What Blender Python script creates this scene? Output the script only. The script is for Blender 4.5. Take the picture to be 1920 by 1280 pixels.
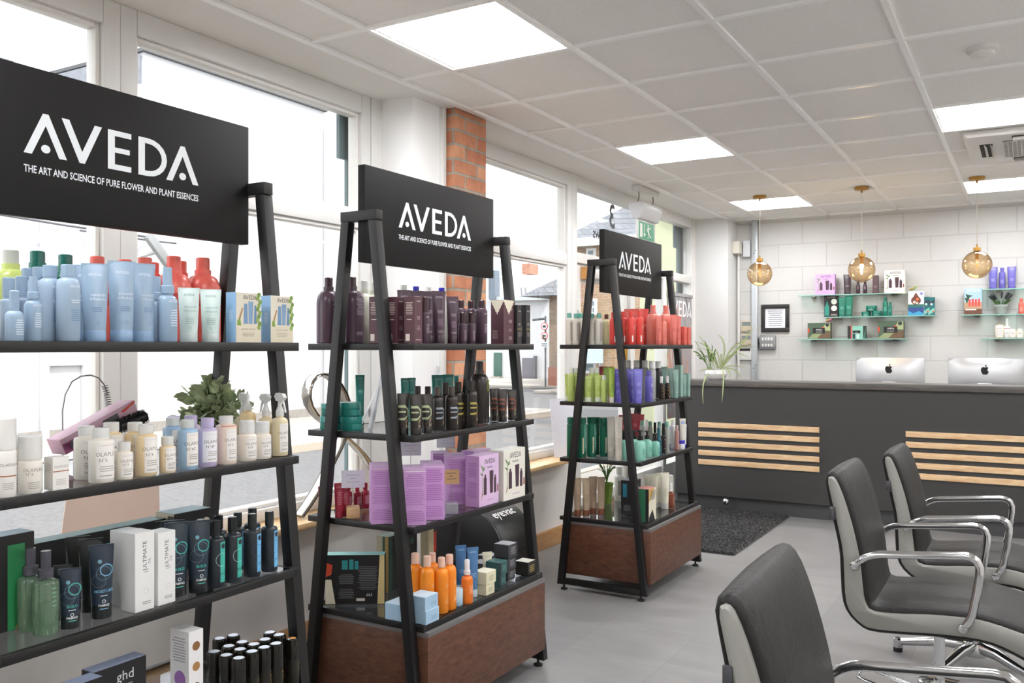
import bpy, bmesh, math, random
from mathutils import Vector, Matrix
for _o in list(bpy.data.objects): bpy.data.objects.remove(_o)
scene = bpy.context.scene
COL = scene.collection
PI = math.pi
random.seed(7)
# ------------------------------------------------------------------ camera, world, sun, exposure
F = 1661.0; YAW = math.radians(30.4); S, C = math.sin(YAW), math.cos(YAW); H = 1.38
cam_d = bpy.data.cameras.new('camera'); cam = bpy.data.objects.new('camera', cam_d); COL.objects.link(cam)
cam_d.sensor_width = 36.0; cam_d.lens = 36.0 * F / 1920.0; cam_d.shift_y = 10 / 1920.0
cam_d.clip_start = 0.02; cam_d.clip_end = 300
cam.location = (0, 0, H); cam.rotation_euler = (PI / 2, 0, YAW)
scene.camera = cam
scene.view_settings.view_transform = 'Standard'; scene.view_settings.look = 'None'
scene.view_settings.exposure = EXPOSURE = 0.64; scene.view_settings.gamma = 1.0
scene.view_settings.use_curve_mapping = False
world = bpy.data.worlds.new('sky'); scene.world = world; world.use_nodes = True
_n = world.node_tree.nodes; _l = world.node_tree.links
for _x in list(_n): _n.remove(_x)
_out = _n.new('ShaderNodeOutputWorld'); _bg = _n.new('ShaderNodeBackground')
_tc = _n.new('ShaderNodeTexCoord'); _nz = _n.new('ShaderNodeTexNoise'); _cr = _n.new('ShaderNodeValToRGB')
_nz.inputs['Scale'].default_value = 2.2; _nz.inputs['Detail'].default_value = 4
_cr.color_ramp.elements[0].color = (0.86, 0.92, 1.0, 1); _cr.color_ramp.elements[1].color = (1, 1, 1, 1)
_l.new(_tc.outputs['Generated'], _nz.inputs['Vector']); _l.new(_nz.outputs['Fac'], _cr.inputs['Fac'])
_l.new(_cr.outputs['Color'], _bg.inputs['Color']); _l.new(_bg.outputs['Background'], _out.inputs['Surface'])
_bg.inputs['Strength'].default_value = 2.6
sun_d = bpy.data.lights.new('sun', 'SUN'); sun = bpy.data.objects.new('sun', sun_d); COL.objects.link(sun)
sun_d.energy = 2.5; sun_d.angle = 0.02; sun_d.color = (1, 0.96, 0.9)
sun.rotation_euler = Vector((0.55, -0.35, 0.9)).to_track_quat('Z', 'Y').to_euler()
PANEL_STRENGTH = 17.0
scene.cycles.use_denoising = True
scene.cycles.max_bounces = 10; scene.cycles.transparent_max_bounces = 24
scene.cycles.diffuse_bounces = 5; scene.cycles.glossy_bounces = 4; scene.cycles.transmission_bounces = 6
scene.cycles.caustics_reflective = False; scene.cycles.caustics_refractive = False
scene.cycles.sample_clamp_indirect = 6

# ------------------------------------------------------------------ measuring helpers
def pt(u, v=None, X=None, Y=None, Z=None):
    t = (u - 960) / F; q = (650 - (v if v is not None else 650)) / F
    dx, dy, dz = -S + C * t, C + S * t, q
    k = X / dx if X is not None else (Y / dy if Y is not None else (Z - H) / dz)
    return Vector((dx * k, dy * k, H + dz * k))
def depth(x, y): return -S * x + C * y

# ------------------------------------------------------------------ materials
def lin(h):
    h = h.lstrip('#'); r = [int(h[i:i + 2], 16) / 255 for i in (0, 2, 4)]
    return tuple((c / 12.92 if c <= 0.04045 else ((c + 0.055) / 1.055) ** 2.4) for c in r) + (1,)
_mats = {}
def mat(col, rough=0.45, metal=0.0, trans=0.0, noise=0.04, nscale=30, bump=0.0, coat=0.0, sheen=0.0, emit=None, name=None, spec=0.5):
    key = (col, rough, metal, trans, noise, nscale, bump, coat, sheen, str(emit), spec)
    if key in _mats: return _mats[key]
    m = bpy.data.materials.new(name or 'mat_' + str(len(_mats))); m.use_nodes = True
    nt = m.node_tree; b = nt.nodes['Principled BSDF']
    c = lin(col)
    b.inputs['Roughness'].default_value = rough; b.inputs['Metallic'].default_value = metal
    b.inputs['Transmission Weight'].default_value = trans; b.inputs['Coat Weight'].default_value = coat
    b.inputs['Specular IOR Level'].default_value = spec
    b.inputs['Sheen Weight'].default_value = sheen
    tc = nt.nodes.new('ShaderNodeTexCoord'); nz = nt.nodes.new('ShaderNodeTexNoise')
    nz.inputs['Scale'].default_value = nscale; nz.inputs['Detail'].default_value = 3
    nt.links.new(tc.outputs['Object'], nz.inputs['Vector'])
    mx = nt.nodes.new('ShaderNodeMix'); mx.data_type = 'RGBA'; mx.blend_type = 'MIX'
    mx.inputs[6].default_value = tuple(max(0, x * (1 - noise)) for x in c[:3]) + (1,)
    mx.inputs[7].default_value = tuple(min(1, x * (1 + noise)) for x in c[:3]) + (1,)
    nt.links.new(nz.outputs['Fac'], mx.inputs[0]); nt.links.new(mx.outputs[2], b.inputs['Base Color'])
    if bump:
        bp = nt.nodes.new('ShaderNodeBump'); bp.inputs['Strength'].default_value = bump; bp.inputs['Distance'].default_value = 0.004
        nt.links.new(nz.outputs['Fac'], bp.inputs['Height']); nt.links.new(bp.outputs['Normal'], b.inputs['Normal'])
    if emit:
        b.inputs['Emission Color'].default_value = lin(emit[0]); b.inputs['Emission Strength'].default_value = emit[1]
    _mats[key] = m
    return m
def glass_mat(name, tint=(1, 1, 1), gloss=0.5, rough=0.0, base=0.04, opacity=0.0, opc='ffffff'):
    m = bpy.data.materials.new(name); m.use_nodes = True; nt = m.node_tree
    for x in list(nt.nodes): nt.nodes.remove(x)
    out = nt.nodes.new('ShaderNodeOutputMaterial'); tr = nt.nodes.new('ShaderNodeBsdfTransparent'); gl = nt.nodes.new('ShaderNodeBsdfGlossy')
    tr.inputs['Color'].default_value = tint + (1,); gl.inputs['Roughness'].default_value = rough
    fr = nt.nodes.new('ShaderNodeLayerWeight'); fr.inputs['Blend'].default_value = 0.5
    pw = nt.nodes.new('ShaderNodeMath'); pw.operation = 'POWER'; pw.inputs[1].default_value = 3.5
    ma = nt.nodes.new('ShaderNodeMath'); ma.operation = 'MULTIPLY_ADD'; ma.inputs[1].default_value = gloss; ma.inputs[2].default_value = base
    nt.links.new(fr.outputs['Facing'], pw.inputs[0]); nt.links.new(pw.outputs[0], ma.inputs[0])
    mx = nt.nodes.new('ShaderNodeMixShader'); nt.links.new(ma.outputs[0], mx.inputs[0])
    src = tr
    if opacity:
        df = nt.nodes.new('ShaderNodeBsdfDiffuse'); df.inputs['Color'].default_value = lin(opc)
        nz = nt.nodes.new('ShaderNodeTexNoise'); nz.inputs['Scale'].default_value = 40
        m2 = nt.nodes.new('ShaderNodeMixShader'); mm = nt.nodes.new('ShaderNodeMath'); mm.operation = 'MULTIPLY_ADD'
        mm.inputs[1].default_value = 0.06; mm.inputs[2].default_value = opacity - 0.03
        nt.links.new(nz.outputs['Fac'], mm.inputs[0]); nt.links.new(mm.outputs[0], m2.inputs[0])
        nt.links.new(tr.outputs[0], m2.inputs[1]); nt.links.new(df.outputs[0], m2.inputs[2]); src = m2
    nt.links.new(src.outputs[0], mx.inputs[1]); nt.links.new(gl.outputs[0], mx.inputs[2]); nt.links.new(mx.outputs[0], out.inputs[0])
    return m
def brick_mat(name, c1, c2, mortar, bw, bh, ms, bump=0.5, axes=('x+y', 'z'), rough=0.8, offset=0.5, noise=0.3, off=(0, 0)):
    m = bpy.data.materials.new(name); m.use_nodes = True; nt = m.node_tree; b = nt.nodes['Principled BSDF']
    b.inputs['Roughness'].default_value = rough
    g = nt.nodes.new('ShaderNodeNewGeometry'); sp = nt.nodes.new('ShaderNodeSeparateXYZ'); cb = nt.nodes.new('ShaderNodeCombineXYZ')
    nt.links.new(g.outputs['Position'], sp.inputs[0])
    ad = nt.nodes.new('ShaderNodeMath'); ad.operation = 'ADD'
    if axes[0] == 'x+y': nt.links.new(sp.outputs[0], ad.inputs[0]); nt.links.new(sp.outputs[1], ad.inputs[1])
    else: nt.links.new(sp.outputs['xyz'.index(axes[0])], ad.inputs[0]); ad.inputs[1].default_value = off[0]
    nt.links.new(ad.outputs[0], cb.inputs[0])
    az = nt.nodes.new('ShaderNodeMath'); az.operation = 'ADD'; az.inputs[1].default_value = off[1]
    nt.links.new(sp.outputs['xyz'.index(axes[1])], az.inputs[0]); nt.links.new(az.outputs[0], cb.inputs[1])
    br = nt.nodes.new('ShaderNodeTexBrick'); br.offset = offset
    br.inputs['Color1'].default_value = lin(c1); br.inputs['Color2'].default_value = lin(c2); br.inputs['Mortar'].default_value = lin(mortar)
    br.inputs['Scale'].default_value = 1; br.inputs['Mortar Size'].default_value = ms; br.inputs['Brick Width'].default_value = bw; br.inputs['Row Height'].default_value = bh
    br.inputs['Mortar Smooth'].default_value = 0.2; br.inputs['Bias'].default_value = 0
    nt.links.new(cb.outputs[0], br.inputs['Vector'])
    nz = nt.nodes.new('ShaderNodeTexNoise'); nz.inputs['Scale'].default_value = 14; nz.inputs['Detail'].default_value = 6
    nt.links.new(g.outputs['Position'], nz.inputs['Vector'])
    mx = nt.nodes.new('ShaderNodeMix'); mx.data_type = 'RGBA'; mx.blend_type = 'OVERLAY'; mx.inputs[0].default_value = noise
    nt.links.new(br.outputs['Color'], mx.inputs[6]); nt.links.new(nz.outputs['Fac'], mx.inputs[7]); nt.links.new(mx.outputs[2], b.inputs['Base Color'])
    iv = nt.nodes.new('ShaderNodeMath'); iv.operation = 'MULTIPLY_ADD'; iv.inputs[1].default_value = -1; nt.links.new(br.outputs['Fac'], iv.inputs[0])
    nz2 = nt.nodes.new('ShaderNodeTexNoise'); nz2.inputs['Scale'].default_value = 60; nz2.inputs['Detail'].default_value = 4
    nt.links.new(g.outputs['Position'], nz2.inputs['Vector']); s2 = nt.nodes.new('ShaderNodeMath'); s2.operation = 'MULTIPLY'; s2.inputs[1].default_value = 0.35
    nt.links.new(nz2.outputs['Fac'], s2.inputs[0]); nt.links.new(s2.outputs[0], iv.inputs[2])
    bp = nt.nodes.new('ShaderNodeBump'); bp.inputs['Strength'].default_value = bump; bp.inputs['Distance'].default_value = 0.006
    nt.links.new(iv.outputs[0], bp.inputs['Height']); nt.links.new(bp.outputs['Normal'], b.inputs['Normal'])
    return m
def wood_mat(name, c1, c2, scale=(1, 1, 1), rough=0.5, bands=8, dist=6, bump=0.1):
    m = bpy.data.materials.new(name); m.use_nodes = True; nt = m.node_tree; b = nt.nodes['Principled BSDF']
    b.inputs['Roughness'].default_value = rough
    tc = nt.nodes.new('ShaderNodeTexCoord'); mp = nt.nodes.new('ShaderNodeMapping'); mp.inputs['Scale'].default_value = scale
    nt.links.new(tc.outputs['Object'], mp.inputs['Vector'])
    nz = nt.nodes.new('ShaderNodeTexNoise'); nz.inputs['Scale'].default_value = bands; nz.inputs['Detail'].default_value = 8; nz.inputs['Distortion'].default_value = dist * 0.1
    nt.links.new(mp.outputs[0], nz.inputs['Vector'])
    cr = nt.nodes.new('ShaderNodeValToRGB'); cr.color_ramp.elements[0].position = 0.3; cr.color_ramp.elements[1].position = 0.7
    cr.color_ramp.elements[0].color = lin(c1); cr.color_ramp.elements[1].color = lin(c2)
    nt.links.new(nz.outputs['Fac'], cr.inputs[0]); nt.links.new(cr.outputs[0], b.inputs['Base Color'])
    bp = nt.nodes.new('ShaderNodeBump'); bp.inputs['Strength'].default_value = bump; bp.inputs['Distance'].default_value = 0.002
    nt.links.new(nz.outputs['Fac'], bp.inputs['Height']); nt.links.new(bp.outputs['Normal'], b.inputs['Normal'])
    return m

# ------------------------------------------------------------------ geometry collector
class G:
    def __init__(s): s.v = []; s.f = []; s.mi = []
    def add(s, vs, fs, mi=0):
        o = len(s.v); s.v += [tuple(p) for p in vs]; s.f += [tuple(i + o for i in f) for f in fs]; s.mi += [mi] * len(fs); return s
    def box(s, x0, x1, y0, y1, z0, z1, mi=0):
        vs = [(x, y, z) for z in (z0, z1) for y in (y0, y1) for x in (x0, x1)]
        return s.add(vs, [(0, 2, 3, 1), (4, 5, 7, 6), (0, 1, 5, 4), (2, 6, 7, 3), (0, 4, 6, 2), (1, 3, 7, 5)], mi)
    def hexa(s, b4, t4, mi=0):
        return s.add(list(b4) + list(t4), [(3, 2, 1, 0), (4, 5, 6, 7), (0, 1, 5, 4), (1, 2, 6, 5), (2, 3, 7, 6), (3, 0, 4, 7)], mi)
    def prism(s, poly, a, b, axis='y', mi=0):
        def mk(p, d): return {'x': (d, p[0], p[1]), 'y': (p[0], d, p[1]), 'z': (p[0], p[1], d)}[axis]
        n = len(poly); vs = [mk(p, a) for p in poly] + [mk(p, b) for p in poly]
        return s.add(vs, [tuple(range(n))[::-1], tuple(range(n, 2 * n))] + [(i, (i + 1) % n, n + (i + 1) % n, n + i) for i in range(n)], mi)
    def lathe(s, prof, seg=20, cx=0, cy=0, sx=1, sy=1, mi=0, z0=0):
        vs = []; rings = []
        for r, z in prof:
            if r < 1e-6: rings.append([len(vs)]); vs.append((cx, cy, z + z0))
            else:
                rings.append(list(range(len(vs), len(vs) + seg)))
                vs += [(cx + r * sx * math.cos(2 * PI * i / seg), cy + r * sy * math.sin(2 * PI * i / seg), z + z0) for i in range(seg)]
        fs = []
        for a, b in zip(rings, rings[1:]):
            for i in range(seg):
                j = (i + 1) % seg
                if len(a) == 1 and len(b) == 1: continue
                if len(a) == 1: fs.append((a[0], b[j], b[i]))
                elif len(b) == 1: fs.append((a[i], a[j], b[0]))
                else: fs.append((a[i], a[j], b[j], b[i]))
        return s.add(vs, fs, mi)
    def tube(s, path, r, seg=8, mi=0, closed=False, rs=None, flat=1.0):
        path = [Vector(p) for p in path]; n = len(path); vs = []; prev = None
        for i, p in enumerate(path):
            a = path[(i - 1) % n] if (i or closed) else p; b = path[(i + 1) % n] if (i < n - 1 or closed) else p
            t = (b - a).normalized()
            if prev is None:
                up = Vector((0, 0, 1)) if abs(t.z) < 0.9 else Vector((1, 0, 0)); nrm = t.cross(up).normalized()
            else: nrm = (prev - t * prev.dot(t)).normalized()
            prev = nrm; bn = t.cross(nrm); rr = rs[i] if rs else r
            vs += [p + nrm * rr * math.cos(2 * PI * k / seg) + bn * rr * flat * math.sin(2 * PI * k / seg) for k in range(seg)]
        fs = []
        for i in range(n if closed else n - 1):
            a = i * seg; b = ((i + 1) % n) * seg
            fs += [(a + k, a + (k + 1) % seg, b + (k + 1) % seg, b + k) for k in range(seg)]
        if not closed: fs += [tuple(range(seg))[::-1], tuple((n - 1) * seg + k for k in range(seg))]
        return s.add(vs, fs, mi)
    def sphere(s, c, r, seg=16, rings=8, mi=0, sz=1.0):
        return s.lathe([(r * math.sin(PI * i / rings), -r * sz * math.cos(PI * i / rings)) for i in range(rings + 1)], seg, c[0], c[1], mi=mi, z0=c[2])
    def mesh(s, name, mats, smooth=35, bevel=0, bseg=2):
        me = bpy.data.meshes.new(name); me.from_pydata(s.v, [], s.f)
        mats = mats if isinstance(mats, (list, tuple)) else [mats]
        for m in mats: me.materials.append(m)
        me.polygons.foreach_set('material_index', s.mi)
        bm = bmesh.new(); bm.from_mesh(me)
        bmesh.ops.recalc_face_normals(bm, faces=bm.faces)
        if bevel:
            es = [e for e in bm.edges if len(e.link_faces) == 2 and e.calc_face_angle(0) > 0.6]
            bmesh.ops.bevel(bm, geom=es, offset=bevel, segments=bseg, profile=0.5, affect='EDGES', clamp_overlap=True)
        bm.to_mesh(me); bm.free()
        if smooth:
            me.polygons.foreach_set('use_smooth', [True] * len(me.polygons)); me.set_sharp_from_angle(angle=math.radians(smooth))
        me.update(); return me
def link(name, me, parent=None, loc=(0, 0, 0), rz=0.0):
    o = bpy.data.objects.new(name, me); COL.objects.link(o); o.location = loc; o.rotation_euler = (0, 0, rz)
    if parent: o.parent = parent
    return o
def part(name, g, mats, parent=None, smooth=35, bevel=0, bseg=2, loc=(0, 0, 0), label=None):
    o = link(name, g.mesh(name, mats, smooth, bevel, bseg), parent, loc)
    if label: o['label'] = label
    return o
def thing(name, label, cat, loc=(0, 0, 0), rz=0.0, group=None):
    o = link(name, None, None, loc, rz); o['label'] = label; o['category'] = cat
    if group: o['group'] = group
    return o
def tag(o, label, cat, group=None):
    o['label'] = label; o['category'] = cat
    if group: o['group'] = group
    return o
def struct(name, g, mats, smooth=35, bevel=0):
    o = part(name, g, mats, None, smooth, bevel); o['kind'] = 'structure'; return o
def arc(cx, cy, r, a0, a1, n): return [(cx + r * math.cos(math.radians(a0 + (a1 - a0) * i / n)), cy + r * math.sin(math.radians(a0 + (a1 - a0) * i / n))) for i in range(n + 1)]

# ------------------------------------------------------------------ lettering
_txt = {}
def text2d(s, bold=False):
    if (s, bold) in _txt: return _txt[s, bold]
    cu = bpy.data.curves.new('t', 'FONT'); cu.body = s; cu.size = 1; cu.resolution_u = 2; cu.align_x = 'CENTER'
    if bold: cu.offset = 0.018
    ob = bpy.data.objects.new('t', cu); COL.objects.link(ob)
    dg = bpy.context.evaluated_depsgraph_get(); me = ob.evaluated_get(dg).to_mesh()
    r = ([(v.co.x, v.co.y) for v in me.vertices], [tuple(p.vertices) for p in me.polygons])
    ob.evaluated_get(dg).to_mesh_clear(); bpy.data.objects.remove(ob); bpy.data.curves.remove(cu)
    _txt[s, bold] = r; return r
def logo2d():
    # wordmark, cap height 1, from x=0; returns (polys, width)
    w = 0.17; P = []
    def A(x): P.append([(x, 0), (x + w, 0), (x + .46, .72), (x + .75, 0), (x + .92, 0), (x + .52, 1), (x + .40, 1)]); P.append([(x + .46 + .1 * math.cos(a * PI / 6), .17 + .1 * math.sin(a * PI / 6)) for a in range(12)])
    A(0)
    x = .80; P.append([(x, 1), (x + w, 1), (x + .46, .28), (x + .75, 1), (x + .92, 1), (x + .52, 0), (x + .40, 0)])
    x = 1.86; P.append([(x, 0), (x + .58, 0), (x + .58, .14), (x + w, .14), (x + w, .44), (x + .54, .44), (x + .54, .57), (x + w, .57), (x + w, .86), (x + .58, .86), (x + .58, 1), (x, 1)])
    x = 2.62
    o = [(x, 0)] + [(x + .26 + px, py) for px, py in arc(0, .5, .5, -90, 90, 10)] + [(x, 1)]
    i = [(x + w, .14)] + [(x + .26 + px, py) for px, py in arc(0, .5, .36, -90, 90, 10)] + [(x + w, .86)]
    n = len(o)
    for k in range(n): P.append([o[k], o[(k + 1) % n], i[(k + 1) % n], i[k]])
    A(3.36)
    return P, 4.28
LOGO, LOGO_W = logo2d()
def prints(items, mapf, colmats):
    """items laid out on a (x, y) label plane; mapf(x, y, layer) gives the 3D point."""
    g = G(); mats = []
    def mi(c):
        if c not in mats: mats.append(c)
        return mats.index(c)
    def grid(x0, x1, y0, y1, c, k, ny=1):
        n = max(1, min(10, int((x1 - x0) / 0.006))); vs = [mapf(x0 + (x1 - x0) * i / n, y0 + (y1 - y0) * j / ny, k) for j in range(ny + 1) for i in range(n + 1)]
        g.add(vs, [(j * (n + 1) + i, j * (n + 1) + i + 1, (j + 1) * (n + 1) + i + 1, (j + 1) * (n + 1) + i) for j in range(ny) for i in range(n)], mi(c))
    rnd = random.Random(3); curved = not getattr(mapf, 'flat', False)
    def strips(poly, k, c, w=.0035):
        if not curved: g.add([mapf(a, b, k) for a, b in poly], [tuple(range(len(poly)))], mi(c)); return
        xs = [p[0] for p in poly]; n = max(1, math.ceil((max(xs) - min(xs)) / w)); w = (max(xs) - min(xs)) / n
        for s_ in range(n):
            q = poly
            for lim, sg in ((min(xs) + s_ * w, 1), (min(xs) + (s_ + 1) * w, -1)):
                o = []
                for a, b in zip(q, q[1:] + q[:1]):
                    ia, ib = (a[0] - lim) * sg >= 0, (b[0] - lim) * sg >= 0
                    if ia: o.append(a)
                    if ia != ib: f = (lim - a[0]) / (b[0] - a[0]); o.append((lim, a[1] + (b[1] - a[1]) * f))
                q = o
                if len(q) < 3: break
            if len(q) >= 3: g.add([mapf(a, b, k) for a, b in q], [tuple(range(len(q)))], mi(c))
    for k, it in enumerate(items):
        t = it[0]
        if t == 'T':
            _, s, size, x, y, c = it[:6]; V, Fs = text2d(s, len(it) > 6)
            g.add([mapf(x + a * size, y + b * size, k) for a, b in V], Fs, mi(c))
        elif t == 'TV':
            _, s, size, x, y, c = it; V, Fs = text2d(s)
            g.add([mapf(x - b * size, y + a * size, k) for a, b in V], Fs, mi(c))
        elif t == 'A':
            _, size, x, y, c = it
            for p in LOGO: g.add([mapf(x + (a - LOGO_W / 2) * size, y + b * size, k) for a, b in p], [tuple(range(len(p)))], mi(c))
        elif t == 'B': grid(*it[1:5], it[5], k, it[6] if len(it) > 6 else 1)
        elif t == 'L':
            _, x0, x1, y0, y1, n, c = it; hh = (y1 - y0) / n
            for j in range(n):
                a = rnd.uniform(0.7, 1.0); m = (x0 + x1) / 2; w = (x1 - x0) / 2 * a
                grid(m - w, m + w, y0 + j * hh, y0 + j * hh + hh * 0.42, c, k)
        elif t == 'O':
            _, x, y, r, c = it; strips([(x + r * math.cos(a * PI / 8), y + r * math.sin(a * PI / 8)) for a in range(16)], k, c)
        elif t == 'R':
            _, x, y, r, w, c = it; vs = []
            for a in range(24): vs += [mapf(x + q * math.cos(a * PI / 12), y + q * math.sin(a * PI / 12), k) for q in (r - w, r)]
            g.add(vs, [(2 * a, 2 * a + 1, (2 * a + 3) % 48, (2 * a + 2) % 48) for a in range(24)], mi(c))
        elif t == 'P':
            _, poly, c = it; strips(poly, k, c)
    return g, [mat(c, 0.5, noise=0.0) for c in mats]
def _flat(f): f.flat = True; return f
def flat_map(y, eps=0.0004): return _flat(lambda a, b, k: (a, y - eps - k * 0.00006, b))
def side_map(x, eps=0.0004): return _flat(lambda a, b, k: (x - eps - k * 0.00006, -a, b))   # a runs towards -Y (the front edge)
def cyl_map(r, eps=0.0005, sy=1.0): return lambda a, b, k: ((r + eps + k * 0.00006) * math.sin(a / r), -(r + eps + k * 0.00006) * math.cos(a / r) * sy, b)
# ================================================================== THE ROOM
XW, XR, YB, YF, ZC = -2.88, 1.96, 8.79, -2.4, 2.638
WHITE = mat('f2f1ee', 0.55, noise=0.015, nscale=6); OFFW = mat('ece9e4', 0.6, noise=0.02, nscale=5)
PAINT = mat('dddcd9', 0.35, noise=0.02, nscale=12)
def floor_mat():
    m = bpy.data.materials.new('vinyl_floor'); m.use_nodes = True; nt = m.node_tree; b = nt.nodes['Principled BSDF']
    g = nt.nodes.new('ShaderNodeNewGeometry')
    br = nt.nodes.new('ShaderNodeTexBrick'); br.inputs['Scale'].default_value = 1; br.inputs['Brick Width'].default_value = 0.92; br.inputs['Row Height'].default_value = 0.46
    br.inputs['Mortar Size'].default_value = 0.0016; br.inputs['Mortar Smooth'].default_value = 0.1
    br.inputs['Color1'].default_value = lin('818080'); br.inputs['Color2'].default_value = lin('898887'); br.inputs['Mortar'].default_value = lin('7b7a79')
    mp = nt.nodes.new('ShaderNodeMapping'); mp.inputs['Rotation'].default_value = (0, 0, PI / 2); nt.links.new(g.outputs['Position'], mp.inputs['Vector']); nt.links.new(mp.outputs[0], br.inputs['Vector'])
    m3 = nt.nodes.new('ShaderNodeMapping'); m3.inputs['Scale'].default_value = (1, 3.0, 1); nt.links.new(g.outputs['Position'], m3.inputs['Vector'])
    nz = nt.nodes.new('ShaderNodeTexNoise'); nz.inputs['Scale'].default_value = 2.4; nz.inputs['Detail'].default_value = 9; nz.inputs['Roughness'].default_value = 0.7
    nt.links.new(m3.outputs[0], nz.inputs['Vector'])
    cr = nt.nodes.new('ShaderNodeValToRGB'); cr.color_ramp.elements[0].position = 0.25; cr.color_ramp.elements[1].position = 0.75
    cr.color_ramp.elements[0].color = (0.3, 0.3, 0.3, 1); cr.color_ramp.elements[1].color = (0.7, 0.7, 0.7, 1); nt.links.new(nz.outputs['Fac'], cr.inputs[0])
    mx = nt.nodes.new('ShaderNodeMix'); mx.data_type = 'RGBA'; mx.blend_type = 'OVERLAY'; mx.inputs[0].default_value = 0.55
    nt.links.new(br.outputs['Color'], mx.inputs[6]); nt.links.new(cr.outputs[0], mx.inputs[7]); nt.links.new(mx.outputs[2], b.inputs['Base Color'])
    rg = nt.nodes.new('ShaderNodeMath'); rg.operation = 'MULTIPLY_ADD'; rg.inputs[1].default_value = 0.3; rg.inputs[2].default_value = 0.27; nt.links.new(nz.outputs['Fac'], rg.inputs[0]); nt.links.new(rg.outputs[0], b.inputs['Roughness'])
    return m
struct('floor', G().box(-3.1, XR + .1, YF - .1, YB + .1, -0.12, 0), floor_mat())
CEIL = mat('f2f0ec', 0.9, noise=0.05, nscale=60, bump=0.15)
# ceiling tiles with holes left for the light panels and the air unit
GX = [-2.56, -2.26, -1.66, -1.06, -0.46, 0.14, 0.74, 1.34, 1.94]
GY = [2.72 + .6 * k for k in range(-8, 11)] + [YB]
LIGHTS = [(-2.26, y) for y in (-1.88 + .0, .32, 2.72, 5.12, 7.52)] + [(-0.46, y) for y in (.32, 2.72, 5.12, 7.52)] + [(1.34, y) for y in (.32, 2.72, 5.12, 7.52)]
LIGHTS = [(x, min(GY, key=lambda q: abs(q - y))) for x, y in LIGHTS]
LIGHTS = [l for l in LIGHTS if l != (-0.46, 2.72)] + [(-0.46, 2.72)]
gc = G()
cells = [(x0, x1, y0, y1) for x0, x1 in zip(GX, GX[1:]) for y0, y1 in zip([YF] + GY, GY) if y1 > YF]
for x0, x1, y0, y1 in cells:
    if any(abs(x0 - lx) < .01 and abs(y0 - ly) < .01 for lx, ly in LIGHTS): continue
    gc.box(x0, x1, y0, y1, ZC, ZC + .02)
gc.box(XW - .1, -2.56, YF, YB, ZC - .001, ZC + .06, 1); gc.box(1.94, XR, YF, YB, ZC, ZC + .06, 1)
gc.box(-3.4, XR + .2, YF - .2, YB + .3, ZC + .12, ZC + .2, 1)
struct('ceiling', gc, [CEIL, OFFW], 0)
gt = G(); BAR = mat('fbfaf8', 0.3, noise=0)
for x in GX[1:-1]: gt.box(x - .012, x + .012, YF, YB, ZC - .012, ZC + .001)
gt.box(-2.575, -2.545, YF, YB, ZC - .014, ZC + .001)
for y in GY[1:-1]: gt.box(-2.56, 1.94, y - .012, y + .012, ZC - .011, ZC + .001)
gt.box(-2.56, XR, YB - .02, YB, ZC - .012, ZC + .001)
struct('trim_1', gt, BAR, 0)
PANEL = mat('ffffff', 0.4, noise=0, emit=('fdfdff', PANEL_STRENGTH))
lname = {(-2.26, 2.72): 'square ceiling light panel above the two nearest stands', (-2.26, 5.12): 'square ceiling light panel, middle of the window-side row',
         (-2.26, 7.52): 'square ceiling light panel farthest along the window-side row, behind pendant', (-0.46, 5.12): 'square ceiling light panel next to the air unit, right edge',
         (-0.46, 7.52): 'square ceiling light panel beyond the air unit, behind right pendant'}
for lx, ly in LIGHTS:
    if ly > 3 and lx > 1 or ly < -2: pass
    t = thing('ceiling_light', lname.get((lx, round(ly, 2)), 'square ceiling light panel outside the frame'), 'ceiling light', (lx + .3, ly + .3, ZC), group='recessed ceiling light panels')
    fr = G()
    for a in ((-.3, .3, -.3, -.279), (-.3, .3, .279, .3), (-.3, -.279, -.279, .279), (.279, .3, -.279, .279)): fr.box(*a, -.003, .03)
    part('frame', fr, WHITE, t); part('diffuser', G().box(-.279, .279, -.279, .279, .010, .02), PANEL, t)
# smoke detector
t = thing('smoke_detector', 'round white smoke detector on the ceiling tiles', 'smoke detector', (-0.18, 4.22, ZC))
part('base', G().lathe([(0, 0), (.062, 0), (.062, -.014), (.05, -.018), (0, -.018)], 28), PAINT, t)
part('sensor_head', G().lathe([(.046, -.016), (.048, -.034), (.036, -.042), (0, -.044)], 28), mat('e6e4de', .4), t)
# air-conditioning cassette
t = thing('air_conditioner', 'white square ceiling air-conditioning cassette with central grille', 'air conditioner', (0.10, 6.27, ZC))
ACW = mat('e2dfd9', .4, noise=.01)
cs = G(); cs.hexa([(-.46, -.46, -.003), (.46, -.46, -.003), (.46, .46, -.003), (-.46, .46, -.003)][::-1], [(-.43, -.43, -.035), (.43, -.43, -.035), (.43, .43, -.035), (-.43, .43, -.035)][::-1])
part('panel', cs, ACW, t, bevel=.004)
for ang in range(4):
    f = G(); R = Matrix.Rotation(ang * PI / 2, 4, 'Z')
    lv = G(); lv.box(-.2, .2, -.375, -.305, -.0375, -.0345); o = part('outlet', lv, mat('3c3a37', .8), t); o.rotation_euler = (0, 0, ang * PI / 2)
    for k in range(2):
        fl = G(); y = -.352 + k * .032; fl.hexa([(-.195, y, -.036), (.195, y, -.036), (.195, y + .004, -.036), (-.195, y + .004, -.036)], [(-.195, y + .014, -.052), (.195, y + .014, -.052), (.195, y + .018, -.052), (-.195, y + .018, -.052)])
        part('flap', fl, mat('d5d1ca', .5), o)
gr = G(); gr.box(-.25, .25, -.25, .25, -.038, -.034, 1)
for k in range(14): gr.box(-.25, .25, -.25 + k * .0375, -.244 + k * .0375, -.044, -.036)
for k in range(22): gr.box(-.25 + k * .0237, -.246 + k * .0237, -.25, .25, -.043, -.036)
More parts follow.
